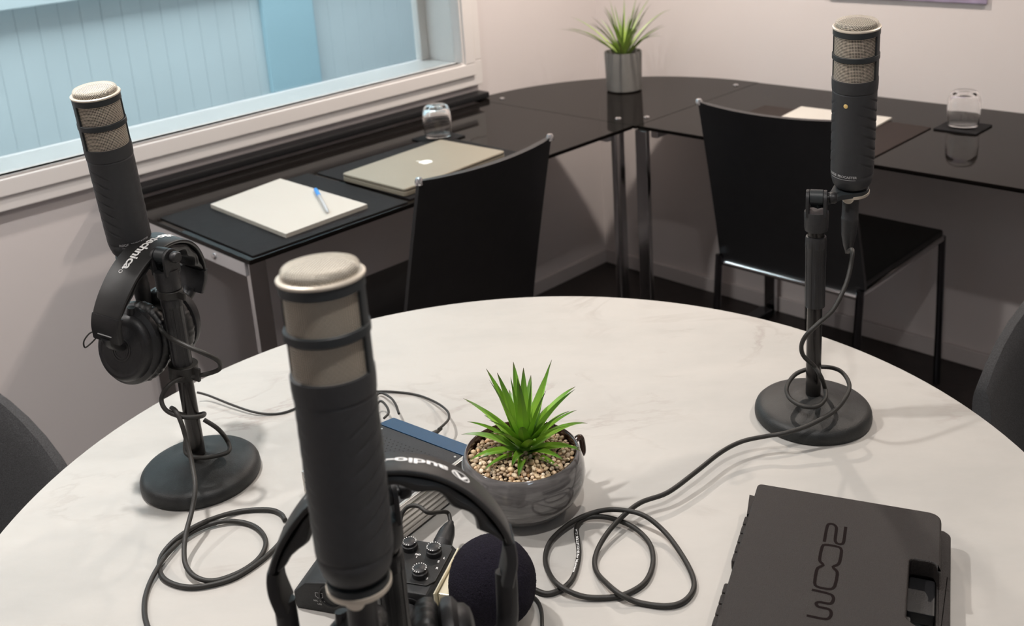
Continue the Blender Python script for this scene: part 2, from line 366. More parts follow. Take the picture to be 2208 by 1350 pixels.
def text_geo(s, size, bold=0.0, spacing=1.0):
    cu = bpy.data.curves.new('t', 'FONT'); cu.body = s; cu.size = size; cu.offset = bold; cu.space_character = spacing; cu.resolution_u = 3
    o = bpy.data.objects.new('t', cu); C.objects.link(o); bpy.context.view_layer.update()
    me = o.evaluated_get(bpy.context.evaluated_depsgraph_get()).to_mesh()
    vs = [v.co.copy() for v in me.vertices]; fs = [list(p.vertices) for p in me.polygons]
    o.evaluated_get(bpy.context.evaluated_depsgraph_get()).to_mesh_clear()
    bpy.data.objects.remove(o); bpy.data.curves.remove(cu)
    return vs, fs
def stroke(mb, pts, wd, z, smooth=4, xf=None):                        # a flat stroke of width wd lying at height z
    P_, _ = catmull([Vector((p[0], p[1], z)) for p in pts], smooth, False, [0]*len(pts)) if smooth > 1 else ([Vector((p[0], p[1], z)) for p in pts], 0)
    vs, fs = [], []
    for i, p in enumerate(P_):
        t = (P_[min(i+1, len(P_)-1)]-P_[max(i-1, 0)]).normalized(); nn = Vector((-t.y, t.x, 0))*wd/2; vs += [p+nn, p-nn]
    for i in range(len(P_)-1): fs.append((2*i, 2*i+1, 2*i+3, 2*i+2))
    mb.add(vs, fs, xf)

# ================================================================== THE ROOM
U0, V1 = -3.7, 3.3
def rbox(name, m, u0, u1, v0, v1, z0, z1, bev=0, **k):
    mb = MB(ROOM); mb.box(u0, u1, v0, v1, z0, z1, bev); return struct(mb.build(name, m))
rbox('floor', M['floor'], U0-.1, .1, -.1, V1+.1, -.05, 0)
rbox('ceiling', M['ceiling'], U0-.1, .1, -.1, V1+.1, CEIL, CEIL+.05)
rbox('wall_right', M['wall'], 0, .1, -.15, V1+.1, 0, CEIL)
rbox('wall_back', M['wall'], U0-.1, U0, -.1, V1+.1, 0, CEIL)
rbox('wall_near', M['wall'], U0, 0, V1, V1+.1, 0, CEIL)
# left wall with the window opening
WU0, WU1, WZ0, WZ1 = -2.9, -.655, .868, 1.95
mb = MB(ROOM); mb.box(U0, WU0, -.15, 0, 0, CEIL); mb.box(WU1, 0, -.15, 0, 0, CEIL); mb.box(WU0, WU1, -.15, 0, 0, WZ0-.002); mb.box(WU0, WU1, -.15, 0, WZ1, CEIL)
struct(mb.build('wall_left', M['wall'], smooth=False))
# window: moulded surround, sill strip and two panes
wn = thing('window_1', 'large internal window with moulded white surround above the left desk', 'window', W(-1.7, 0, .8), rotz=RA); wn['kind'] = 'structure'
mb = MB(ROOM)
def surround(mb, o, v1, i):                    # a rectangular ring between opening+i and opening+o
    mb.box(WU0-o, WU1+o, 0, v1, WZ0-o, WZ0-i, .003); mb.box(WU0-o, WU1+o, 0, v1, WZ1+i, WZ1+o, .003)
    mb.box(WU0-o, WU0-i, 0, v1, WZ0-i, WZ1+i, .003); mb.box(WU1+i, WU1+o, 0, v1, WZ0-i, WZ1+i, .003)
surround(mb, .078, .026, .0); surround(mb, .044, .034, .006)
mb.build('surround', M['white_frame'], wn)
mb = MB(ROOM)
mb.box(WU0, WU1, -.16, .026, WZ0-.014, WZ0, .003); mb.box(WU0, WU1, -.16, .02, WZ1, WZ1+.01, .002)
mb.box(WU1-.001, WU1+.012, -.16, .02, WZ0, WZ1, .002); mb.box(WU0-.012, WU0+.001, -.16, .02, WZ0, WZ1, .002)
mb.box(WU1-.03, WU1, -.16, -.13, WZ0, WZ1, .002)
mb.build('sill_lining', M['white_frame'], wn)
mb = MB(ROOM); mb.box(WU0, WU1, -.145, -.141, WZ0+.006, WZ1, 0)
mb.build('pane', M['pane'], wn, smooth=False)
mb = MB(ROOM); mb.box(WU0, WU1, -.012, -.008, WZ0+.001, WZ1, 0)
mb.build('pane', M['pane'], wn, smooth=False)
# boarded wall seen through the window
mb = MB(ROOM)
x = -4.6
while x < .8:
    mb.box(x, x+.0715, -1.22, -1.2, -.05, 2.4, .0015, seg=1); x += .072
o = struct(mb.build('wall_beyond', M['cladding'], smooth=False))
mb = MB(ROOM); mb.box(-4.6, .8, -1.2, -1.14, 1.098, 1.22, .004); struct(mb.build('trim_1', M['cladding']))
mb = MB(ROOM); mb.box(-.60, -.37, -1.199, -1.17, -.05, 2.4, .003); struct(mb.build('trim_2', M['teal_paint']))
rbox('floor_beyond', M['cladding'], -4.6, .8, -1.3, -.16, -.1, -.05)
# skirting boards
rbox('baseboard_left', M['skirting'], U0, 0, 0, .014, 0, .05, .003)
rbox('baseboard_right', M['skirting'], -.014, 0, .014, V1, 0, .05, .003)
# black rail along the left wall behind the desk
mb = MB(ROOM); mb.box(-1.80, -.575, .001, .050, .7465, .767, .005)
tag(mb.build('cable_trunking', M['black_plastic']), 'long black rail lying against the wall behind the left desk under the window', 'cable trunking')
# picture on the right wall, only its lower edge in view
t = thing('wall_print', 'pale framed print on the right wall, just its lower edge in view', 'picture', W(-.006, 1.10, 1.018), rotz=RA)
mb = MB(ROOM); mb.box(-.009, -.001, .88, 1.32, 1.018, 1.6, .002); mb.build('canvas', M['art_purple'], t)

# ================================================================== DESKS
DZ = .745
def desk(name, label, u0, u1, v0, v1, legs, rails, bolts, runner=None, lu=.019, lv=.008):
    t = thing(name, label, 'desk', W((u0+u1)/2, (v0+v1)/2, 0), rotz=RA)
    mb = MB(ROOM); mb.box(u0, u1, v0, v1, DZ-.010, DZ, .0015); mb.build('glass_top', M['black_glass'], t)
    for (u, v) in legs:
        mb = MB(ROOM); mb.box(u-lu, u+lu, v-lv, v+lv, .0, DZ-.012, .002); mb.build('leg', M['chrome'], t)
    for (a, b_, c, d_) in rails:
        mb = MB(ROOM); mb.box(a, b_, c, d_, DZ-.040, DZ-.0105, .002); mb.build('rail', M['steel_white'], t)
    for (u, v) in bolts:
        mb = MB(ROOM); mb.lathe([(0, DZ+.004), (.005, DZ+.0038), (.008, DZ+.002), (.0085, DZ)][::-1], 16, Tm(u, v, -.0015)); mb.build('bolt_cap', M['chrome'], t)
    if runner:
        for (a, b_, c, d_) in runner:
            mb = MB(ROOM); mb.box(a, b_, c, d_, .0, .03, .003); mb.build('foot_runner', M['dark_chrome'], t)
    return t
ld = desk('glass_desk', 'black glass desk on steel legs along the left wall under the window', -1.79, -.6117, .062, .642,
     [(-1.765, .618), (-1.765, .10), (-.632, .605), (-.632, .10)],
     [(-1.789, -1.765, .10, .618), (-.667, -.643, .12, .598)], [], [(-1.785, -1.745, .12, .598), (-.675, -.635, .12, .598)])
for v_ in (.18, .50):
    mb = MB(ROOM @ Matrix.Translation((-1.789, v_, DZ-.024)) @ Ry(-PI/2)); mb.lathe([(.0070, 0), (.0065, .003), (.004, .0045), (0, .005)], 16); mb.build('rail_bolt', M['chrome'], ld)
desk('glass_desk', 'black glass desk on steel legs along the right wall', -.605, -.006, .6537, 2.05,
     [(-.600, .665), (-.04, .72), (-.58, 1.69), (-.04, 1.69)],
     [(-.567, -.055, .668, .690), (-.56, -.06, 1.68, 1.70)], [], [(-.56, -.06, .70, .74), (-.56, -.06, 1.67, 1.71)], .008, .019)
t = thing('corner_desk_section', 'quarter round black glass section joining the two desks in the corner', 'desk', W(-.45, .48, 0), rotz=RA)
mb = MB(ROOM); cen = (-.595, .605); poly = [(-.6115, .6535), (-.6115, .017), (-.600, .0155)]
for k in range(1, 40):
    a = PI*1.5+PI/2*k/40; poly.append((cen[0]+.59*math.cos(a), cen[1]+.59*math.sin(a)))
poly += [(-.0055, .605), (-.0055, .6535)]
mb.prism(poly, DZ-.008, DZ+.0003, 0); mb.build('glass_top', M['black_glass'], t, smooth=False)
for (u, v) in [(-.562, .09), (-.573, .561), (-.522, .62), (-.071, .614)]:
    mb = MB(ROOM); mb.lathe([(.0085, DZ+.002), (.008, DZ+.004), (.005, DZ+.0058), (0, DZ+.006)], 16, Tm(u, v, -.0015)); mb.build('bolt_cap', M['chrome'], t)
# ---- things on the desks
def flat(name, m, poly, z0, z1, bev=.001, rad=.004):
    mb = MB(ROOM); mb.prism(round_poly(poly, rad), z0, z1, bev); return mb.build(name, m)
def rect(u0, u1, v0, v1): return [(u0, v0), (u1, v0), (u1, v1), (u0, v1)]
tag(flat('table_mat', M['mat_black'], rect(-1.775, -1.385, .245, .632), DZ+.0002, DZ+.003), 'black leather table mat under the cream notepad at the end of the left desk', 'table mat', 'black table mats')
tag(flat('table_mat', M['mat_black'], rect(-1.372, -.97, .262, .622), DZ+.0002, DZ+.003), 'black stitched table mat under the closed laptop', 'table mat', 'black table mats')
tag(flat('table_mat', M['mat_brown'], rect(-.562, -.255, .83, 1.30), DZ+.0002, DZ+.003), 'dark table mat on the right desk under the writing pad', 'table mat', 'black table mats')
def pad(poly, z, h, label):
    t = thing('notepad', label, 'notepad', W(sum(p[0] for p in poly)/4, sum(p[1] for p in poly)/4, z), rotz=RA)
    mb = MB(ROOM); mb.prism(poly, z, z+h-.0012, 0); mb.build('page_block', M['paper_edge'], t, smooth=False)
    mb = MB(ROOM); mb.prism(poly, z+h-.001, z+h, 0); mb.build('cover', M['paper'], t, smooth=False)
PZ = DZ+.0032
pad([(-1.672, .285), (-1.468, .252), (-1.466, .592), (-1.680, .602)], PZ, .009, 'thick cream notepad on the left desk with a blue capped pen across it')
pad([(-.50, .955), (-.235, .93), (-.228, 1.185), (-.49, 1.20)], PZ, .004, 'white writing pad on the right desk behind the right microphone')
def pen(a, b_, label):
    t = thing('pen', label, 'pen', a); d = (Vector(b_)-Vector(a)); L_ = d.length; X = frame(a, d)
    mb = MB(X); mb.lathe([(.001, 0), (.002, .006), (.0038, .014), (.0038, L_*.72)], 12); mb.build('barrel', M['clear_plastic'], t)
    mb = MB(X); mb.lathe([(.0018, .01), (.0018, L_*.72)], 8); mb.build('ink_tube', M['white_print'], t)
    mb = MB(X); mb.lathe([(.0042, L_*.70), (.0046, L_*.72), (.0046, L_*.97), (.003, L_)], 12); mb.box(-.0012, .0012, .004, .0075, L_*.74, L_*.97, .0004); mb.build('cap', M['blue_plastic'], t)
zz = PZ+.009+.0048
pen(at(708, 458, zz), at(680, 408, zz), 'clear ballpoint pen with blue cap on the cream notepad')
zz = PZ+.004+.0048
pen(at(1880, 275, zz), at(1786, 262, zz), 'blue capped pen on the white pad behind the right microphone')
# laptop
t = thing('laptop', 'closed silver laptop with a white fruit logo on its lid', 'laptop', W(-1.21, .475, PZ), rotz=RA)
poly = round_poly([(-1.378, .378), (-1.043, .352), (-1.030, .580), (-1.372, .606)], .012)
mb = MB(ROOM); mb.prism(poly, PZ+.001, PZ+.012, .002); mb.build('base', M['alu'], t)
mb = MB(ROOM); mb.prism(poly, PZ+.0128, PZ+.0200, .003); mb.build('lid', M['alu'], t)
mb = MB(ROOM)
for k in range(7):
    v = .415+k*.022; mb.box(-1.3768+ (v-.378)*.026, -1.3755+(v-.378)*.026, v, v+.012, PZ+.005, PZ+.009, 0)
mb.build('ports', M['black_plastic'], t, smooth=False)
cx, cy = -1.205, .482; ap = []
for k in range(40):
    a = 2*PI*k/40; r_ = .0165*(1-.10*math.exp(-((a-PI/2)/.35)**2)-.10*math.exp(-((a-3*PI/2)/.3)**2))
    if abs(((a+PI) % (2*PI))-PI) < .42: r_ = .0165*.80
    ap.append((r_*math.cos(a), r_*math.sin(a)*1.0))
X = ROOM @ Tm(cx, cy, 0) @ Rz(PI)
mb = MB(X); mb.prism(ap, PZ+.0198, PZ+.0203, 0)
mb.prism([(.001, .018), (.006, .020), (.009, .026), (.004, .024)], PZ+.0198, PZ+.0203, 0); mb.build('lid_logo', M['logo_white'], t, smooth=False)
# glasses and coasters
def tumbler(u, v, label, clabel):
    flat('coaster', M['mat_black'], rect(u-.052, u+.052, v-.052, v+.052), DZ+.0002, DZ+.004)
    tag(bpy.data.objects[[o.name for o in C.objects][-1]], clabel, 'coaster', 'square coasters')
    z = DZ+.0045; X = ROOM @ Tm(u, v, z)
    mb = MB(X); mb.lathe([(0, .001), (.030, 0), (.0355, .004), (.0375, .02), (.0385, .045), (.0375, .068), (.033, .082), (.028, .088), (.026, .089), (0, .089),
                          (0, .079), (.022, .078), (.028, .074), (.0335, .06), (.0355, .04), (.0350, .018), (.033, .007), (.028, .005), (0, .005)], 48)
    tag(mb.build('drinking_glass', M['glass']), label, 'glass', 'tumblers on coasters')
tumbler(-.985, .275, 'clear tumbler on a coaster behind the laptop', 'square black coaster behind the laptop')
p = at(2076, 276, DZ)-CORNER
tumbler(p.dot(A), p.dot(B), 'clear tumbler on a coaster on the right desk', 'square black coaster on the right desk')

# ================================================================== BLACK DESK CHAIRS
def desk_chair(X, label, loc, ang):
    # local frame: x across, y forwards (towards the desk), z up; origin on the floor under the seat centre
    t = thing('desk_chair', label, 'chair', loc, 'black sling chairs at the desks', ang)
    hw = .19; r = .0095
    def side(sx): return [(sx*(hw+.004), -.29, .87), (sx*(hw+.004), -.235, .60), (sx*hw, -.21, .45), (sx*hw, -.215, .44)]
    mb = MB(X)
    th = .010; vs, fs = [], []; nz, nx = 14, 10
    for s_ in (0, 1):
        for j in range(nz+1):
            f_ = j/nz; z = .425+f_*(.866-.425); y = -.205-.105*f_**1.1
            for i in range(nx+1):
                g_ = -1+2*i/nx; c = -.022*(1-g_*g_)*f_
                vs.append((g_*(hw+.010-.012*f_), y+c+(th if s_ else -th)*.8*(1 if abs(g_) < .99 else .6), z-.006*(1-g_*g_)*f_))
    k = nx+1; o2 = (nz+1)*k
    for j in range(nz):
        for i in range(nx):
            a = j*k+i; fs.append((a, a+1, a+k+1, a+k)); fs.append((o2+a, o2+a+k, o2+a+k+1, o2+a+1))
    for i in range(nx): fs.append((i, o2+i, o2+i+1, i+1)); a = nz*k+i; fs.append((a, a+1, o2+a+1, o2+a))
    for j in range(nz): a = j*k; fs.append((a, a+k, o2+a+k, o2+a)); a = j*k+nx; fs.append((a, o2+a, o2+a+k, a+k))
    mb.add(vs, fs); mb.build('backrest', M['seat_black'], t)
    mb = MB(X); mb.box(-hw-.004, hw+.004, -.215, .235, .432, .452, .008); mb.build('seat', M['seat_black'], t)
    for sx in (-1, 1):
        mb = MB(X); mb.tube([(sx*hw*1.02, -.222, .44), (sx*hw*1.02, -.245, .2), (sx*hw*1.02, -.27, .0)], r, 10, 2); mb.build('rear_leg', M['dark_chrome'], t)
        mb = MB(X); mb.tube([(sx*hw*1.02, .225, .435), (sx*hw*1.02, .235, .2), (sx*hw*1.02, .24, .0)], r, 10, 2); mb.build('front_leg', M['dark_chrome'], t)
        mb = MB(X); mb.tube([(sx*hw*1.02, -.222, .430), (sx*hw*1.02, .225, .430)], .008, 10, 1); mb.build('side_rail', M['chrome'], t)
        mb = MB(X); mb.lathe([(0, .003), (.006, .002), (.0085, -.004), (.0085, -.012)][::-1], 12, Tm(sx*hw*.985, -.311, .870)); mb.build('post_tip', M['chrome'], t)
    mb = MB(X); mb.tube([(-hw, -.213, .418), (hw, -.213, .418)], .008, 10, 1); mb.build('cross_bar', M['chrome'], t)
c1 = W(-1.325, .525, 0)
X = Matrix.Translation(c1) @ Rz(RA+.0)          # x along A, y towards the left wall
desk_chair(X, 'black sling chair facing the left desk and the laptop', c1, RA)
c2 = W(-.398, 1.114, 0)
X = Matrix.Translation(c2) @ Rz(RA-PI/2)        # y towards +u (right wall)
desk_chair(X, 'black sling chair facing the right desk behind the right microphone', c2, RA-PI/2)

# ================================================================== CORNER PLANT
def blade(mb, base, az, elev, L_, wd, curl, seg=9, cup=.25, twist=0):
    d = Vector((math.cos(az)*math.cos(elev), math.sin(az)*math.cos(elev), math.sin(elev))); p = Vector(base); side = Vector((-math.sin(az), math.cos(az), 0))
    vs, fs, uv = [], [], []
    for i in range(seg+1):
        t_ = i/seg; w_ = wd*(math.sin(PI*min(1, .22+.78*t_))**.8 if t_ < 1 else 0)*(1 if t_ > .0 else 1)
        w_ = wd*max(.02, (1-t_)**.75*(.55+.45*min(1, t_*5)))
        up = side.cross(d).normalized()*-1
        sd = (side*math.cos(twist*t_)+up*math.sin(twist*t_))
        vs += [p-sd*w_/2, p-up*abs(w_)*cup, p+sd*w_/2]; uv += [(0, t_), (.5, t_), (1, t_)]
        p = p+d*(L_/seg); elev2 = -curl/seg
        ax = side; q = Matrix.Rotation(curl/seg*(.35+1.3*t_), 3, ax); d = (q @ d).normalized()
    for i in range(seg):
        a = i*3; fs += [(a, a+1, a+4, a+3), (a+1, a+2, a+5, a+4)]
    o = len(mb.f); mb.add(vs, fs, None, uv)
pc = W(-.285, .35, DZ+.002)
t = thing('potted_plant', 'spiky pale green plant in a grey cylinder pot on the corner desk', 'potted plant', pc)
X = Matrix.Translation(pc)
mb = MB(X); mb.lathe([(0, 0), (.050, 0), (.054, .003), (.0575, .118), (.0570, .121), (.0540, .120), (.052, .098), (0, .098)], 48); mb.build('pot', M['stone_pot'], t)
mb = MB(X); mb.lathe([(.0525, .102), (.03, .106), (.01, .108), (0, .109)], 32); mb.build('soil', M['soil'], t)
rnd = random.Random(4); mb = MB(X)
for k in range(46):
    az = rnd.uniform(0, 2*PI); e = rnd.uniform(.72, 1.35); L_ = rnd.uniform(.16, .25)*(1.0 if e < 1.0 else .8)
    blade(mb, (rnd.uniform(-.006, .006), rnd.uniform(-.006, .006), .098), az, e, L_, rnd.uniform(.009, .0135), rnd.uniform(.5, 1.2) if e < 1.0 else rnd.uniform(.1, .6), cup=.3)
mb.build('foliage', M['leaf_pale'], t)

# ================================================================== MARBLE TABLE
tc_ = Vector((-.0196, .982, 0)); TR = .596
t = thing('round_table', 'round white marble topped table in the foreground', 'table', tc_)
mb = MB(Matrix.Translation(tc_)); mb.lathe([(0, TT-.02), (TR-.05, TT-.02), (TR-.012, TT-.010), (TR, TT-.003), (TR, TT-.001), (TR-.001, TT), (0, TT)], 160)
mb.build('marble_top', M['marble'], t)
mb = MB(Matrix.Translation(tc_)); mb.lathe([(0, 0), (.27, 0), (.27, .008), (.10, .02), (.04, .05), (.035, .4), (.04, .68), (.12, .72), (.2, .729), (0, .729)], 64)
mb.build('pedestal', M['dark_wood'], t)
# shell chairs
def shell_chair(loc, ang, label, sc=1.0):
    # opens towards +y; seat at .46
    t = thing('upholstered_chair', label, 'chair', loc, 'charcoal fabric shell chairs', ang)
    X = Matrix.Translation(loc) @ Rz(ang)
    N, K = 40, 18; th = .03
    def surf(a, k_):  # a -1..1 around, k_ 0..1 from seat rim upwards
        ph = a*R(118); top = .865-.25*abs(a)**2.6; z = .40+(top-.40)*k_
        rr_ = (.205+.05*k_**.8)*sc
        return Vector((math.sin(ph)*rr_*1.02, -math.cos(ph)*rr_*.92-.05*k_**2*math.cos(ph*.6), z))
    vs, fs = [], []
    for s_ in (0, 1):
        for j in range(K+1):
            for i in range(N+1):
                a = -1+2*i/N; p = surf(a, j/K); c = Vector((p.x, p.y, 0)); nn = c.normalized()
                e = 1-(2*abs(j/K-.5))**8*.5; vs.append(p+nn*(th/2 if s_ else -th/2)*e)
    k2 = N+1; o2 = (K+1)*k2
    for j in range(K):
        for i in range(N):
            a = j*k2+i; fs += [(a, a+k2, a+k2+1, a+1), (o2+a, o2+a+1, o2+a+k2+1, o2+a+k2)]
    for i in range(N): fs.append((i, i+1, o2+i+1, o2+i)); a = K*k2+i; fs.append((a, o2+a, o2+a+1, a+1))
    for j in range(K): a = j*k2; fs.append((a, o2+a, o2+a+k2, a+k2)); a = j*k2+N; fs.append((a, a+k2, o2+a+k2, o2+a))
    mb = MB(X); mb.add(vs, fs); o = mb.build('shell', M['fabric'], t)
    bm = bmesh.new(); bm.from_mesh(o.data); bmesh.ops.recalc_face_normals(bm, faces=bm.faces[:]); bm.to_mesh(o.data); bm.free()
    mb = MB(X); mb.lathe([(0, .38), (.17*sc, .385), (.215*sc, .41), (.22*sc, .43), (.205*sc, .455), (.15, .462), (0, .465)], 48); mb.build('seat_cushion', M['fabric'], t)
    for sx in (-1, 1):
        for sy in (-1, 1):
            mb = MB(X); mb.tube([(sx*.13, sy*.13, .39), (sx*.20, sy*.20, 0)], [.014, .009], 12, 1); mb.build('leg', M['dark_wood'], t)
shell_chair(Vector((-.815, 1.12, 0)), -PI/2-.2, 'charcoal fabric shell chair at the left edge of the marble table')
shell_chair(Vector((.86, 1.22, 0)), PI/2+.3, 'charcoal fabric shell chair at the right edge of the marble table')

# ================================================================== MICROPHONES
ML = .210
def mic_axis(pt, Dt, pb, L_=ML):
    top = P(pt[0], pt[1], Dt); best = None
    for k in range(2000):
        D = Dt-.05+k*.0002; q = P(pb[0], pb[1], D); e = abs((q-top).length-L_)
        if (best is None or e < best[0]) and D > Dt: best = (e, q)
    return top, best[1]
def microphone(top, bot, face, label, swoop=1, dot=True, print_=True):
    ax = (top-bot).normalized(); X = frame(bot, ax, face.cross(ax)*-1)
    # local x = across so that local -y faces 'face'
    fy = (face-ax*face.dot(ax)).normalized(); xx = fy.cross(ax).normalized()*-1
    X = Matrix(((xx.x, -fy.x, ax.x, bot.x), (xx.y, -fy.y, ax.y, bot.y), (xx.z, -fy.z, ax.z, bot.z), (0, 0, 0, 1)))
    if X.to_3x3().determinant() < 0:
        xx = -xx; X = Matrix(((xx.x, -fy.x, ax.x, bot.x), (xx.y, -fy.y, ax.y, bot.y), (xx.z, -fy.z, ax.z, bot.z), (0, 0, 0, 1)))
    t = thing('microphone', label, 'microphone', bot, 'broadcast microphones on the marble table')
    # bottom plate
    mb = MB(X); mb.lathe([(0, -.0125), (.0105, -.0125), (.011, -.0095), (.0205, -.0085), (.0212, -.0075), (.0212, -.0045), (0, -.0045)], 64); mb.lathe([(0, -.004), (.0072, -.004), (.0072, .0016), (.0062, .0024), (.0045, .0020), (0, .0020)], 24, Tm(0, -.0098, -.0115) @ Rx(PI/2)); mb.build('end_plate', M['nickel'], t)
    # body with swept grooves on both flanks
    z0, z1 = .002, .1413
    prof = [(.0140, -.0005), (.0170, z0), (.0200, z0+.001), (.0222, z0+.005), (.0238, z0+.011), (.0248, z0+.0175), (.0242, z0+.0185), (.0250, z0+.020)]
    z0 = .004
    zz_ = z0+.0205
    while zz_ < .1245: prof.append((.0250+.0004*(zz_-.03)/.1, zz_)); zz_ += .0006
    prof += [(.0254, .1255), (.0248, .1262), (.0248, .1268), (.0258, .1272), (.0262, .134), (.0262, z1), (.0235, z1+.0003)]
    def rad(r, z, a):
        if not (.030 < z < .122): return r
        aa = a+PI/2                                   # 0 at the face
        aa = (aa+PI) % (2*PI)-PI; s = abs(aa)
        if s < .5 or s > 2.75: return r
        w_ = min(1, (s-.5)/.4, (2.75-s)/.5)
        q = z+swoop*.013*(s-.5)
        fr = ((q-.03)/.0122) % 1.0
        fade = min(1, (z-.030)/.006, (.122-z)/.006)
        return r-.0011*w_*fade*max(0, 1-fr*3.6) + .0004*w_*fade*(1-fr)
    mb = MB(X); mb.lathe(prof, 144, None, rad); mb.build('body', M['mic_body'], t, angle=60)
    # cage: collar rings and side struts
    cg = MB(X)
    def ring(za, zb, ro=.0262, ri=.0236): cg.lathe([(ri, za), (ro-.0004, za), (ro, za+.0004), (ro, zb-.0004), (ro-.0004, zb), (ri, zb), (ri, za)], 72, close=False)
    ring(.1650, .1712, .0266); ring(.1938, .2008)
    for a0 in (0, PI):
        n_ = 8; vs, fs = [], []
        for j, z in enumerate((z1-.001, .2000)):
            for i in range(n_+1):
                a = a0-.17+.34*i/n_
                for rr_ in (.0238, .0261): vs.append((rr_*math.cos(a), rr_*math.sin(a), z))
        k = (n_+1)*2
        for i in range(n_): b_ = i*2; fs += [(b_+1, b_+3, b_+3+k, b_+1+k), (b_, b_+k, b_+2+k, b_+2)]
        fs += [(0, 1, 1+k, k), (n_*2, n_*2+k, n_*2+1+k, n_*2+1)]
        cg.add(vs, fs)
    cg.build('cage', M['mic_frame'], t)
    mb = MB(X); mb.lathe([(.0240, z1), (.0240, .1995)], 90, uvmm=True); mb.build('grille', M['grille'], t)
    mb = MB(X); mb.lathe([(.0222, z1), (.0222, .2000), (.0215, .2055), (.017, .2078), (0, .2084)], 48); mb.build('capsule', M['mic_core'], t)
    mb = MB(X); mb.lathe([(.0225, .2005), (.0263, .2006), (.0270, .2014), (.0269, .2026), (.0258, .2034), (.0240, .2034), (.0228, .2028), (.0225, .2005)], 80, close=False); mb.build('rim', M['nickel'], t)
    # woven cap: dome with rounded shoulder, planar mapped on the top, wrapped on the side
    mb = MB(X)
    capp = [(.0236, .2030), (.0240, .2055), (.0237, .2075), (.0226, .2089), (.0205, .2096), (.0160, .2101), (.010, .2104), (.0001, .2106)]
    vs, fs, uv = [], [], []; n_ = 72
    for j, (r_, z) in enumerate(capp):
        for i in range(n_+1):
            a = 2*PI*i/n_; vs.append((r_*math.cos(a), r_*math.sin(a), z))
            s = 1 + (.2096-z)/.0222 if z < .2096 else 1
            uv.append((r_*math.cos(a)*1000*s, r_*math.sin(a)*1000*s))
    for j in range(len(capp)-1):
        for i in range(n_): a = j*(n_+1)+i; fs.append((a, a+1, a+n_+2, a+n_+1))
    mb.add(vs, fs, None, uv); mb.build('cap_mesh', M['grille_cap'], t)
    if dot:
        mb = MB(X @ Tm(0, -.0252, .113) @ Rx(PI/2)); mb.lathe([(0, -.001), (.0026, -.001), (.0026, .0004), (.002, .0008), (0, .0008)], 24); mb.build('gold_dot', M['gold'], t)
    # small lettering and a line round the foot
    if not print_: return X
    mb = MB(X); vs, fs = text_geo('RØDE  PROCASTER', .0042, .00012)
    xm = (max(v.x for v in vs)+min(v.x for v in vs))/2
    vs = [(v.x-xm-.003, v.y) for v in vs]
    mb.add([(.0249*math.sin(x/.0249), -.0253*math.cos(x/.0249), .0215+y) for x, y in vs], fs)
    n_ = 24; lv = []; lf = []
    for i in range(n_+1):
        a = -.75+1.3*i/n_
        for z in (.0188, .0193): lv.append((.0249*math.sin(a), -.0249*math.cos(a), z))
    for i in range(n_): lf.append((2*i, 2*i+2, 2*i+3, 2*i+1))
    mb.add(lv, lf); mb.build('lettering', M['grey_print'], t, smooth=False)
    return X
def xlr(mb, X):     # connector hanging from the plate along -z of X
    mb.lathe([(.0065, .0), (.0098, -.002), (.0098, -.028), (.0102, -.029), (.0102, -.031), (.0100, -.033), (.0088, -.052), (.0060, -.066), (.0038, -.072), (.0030, -.076), (0, -.076)][::-1], 32, X)
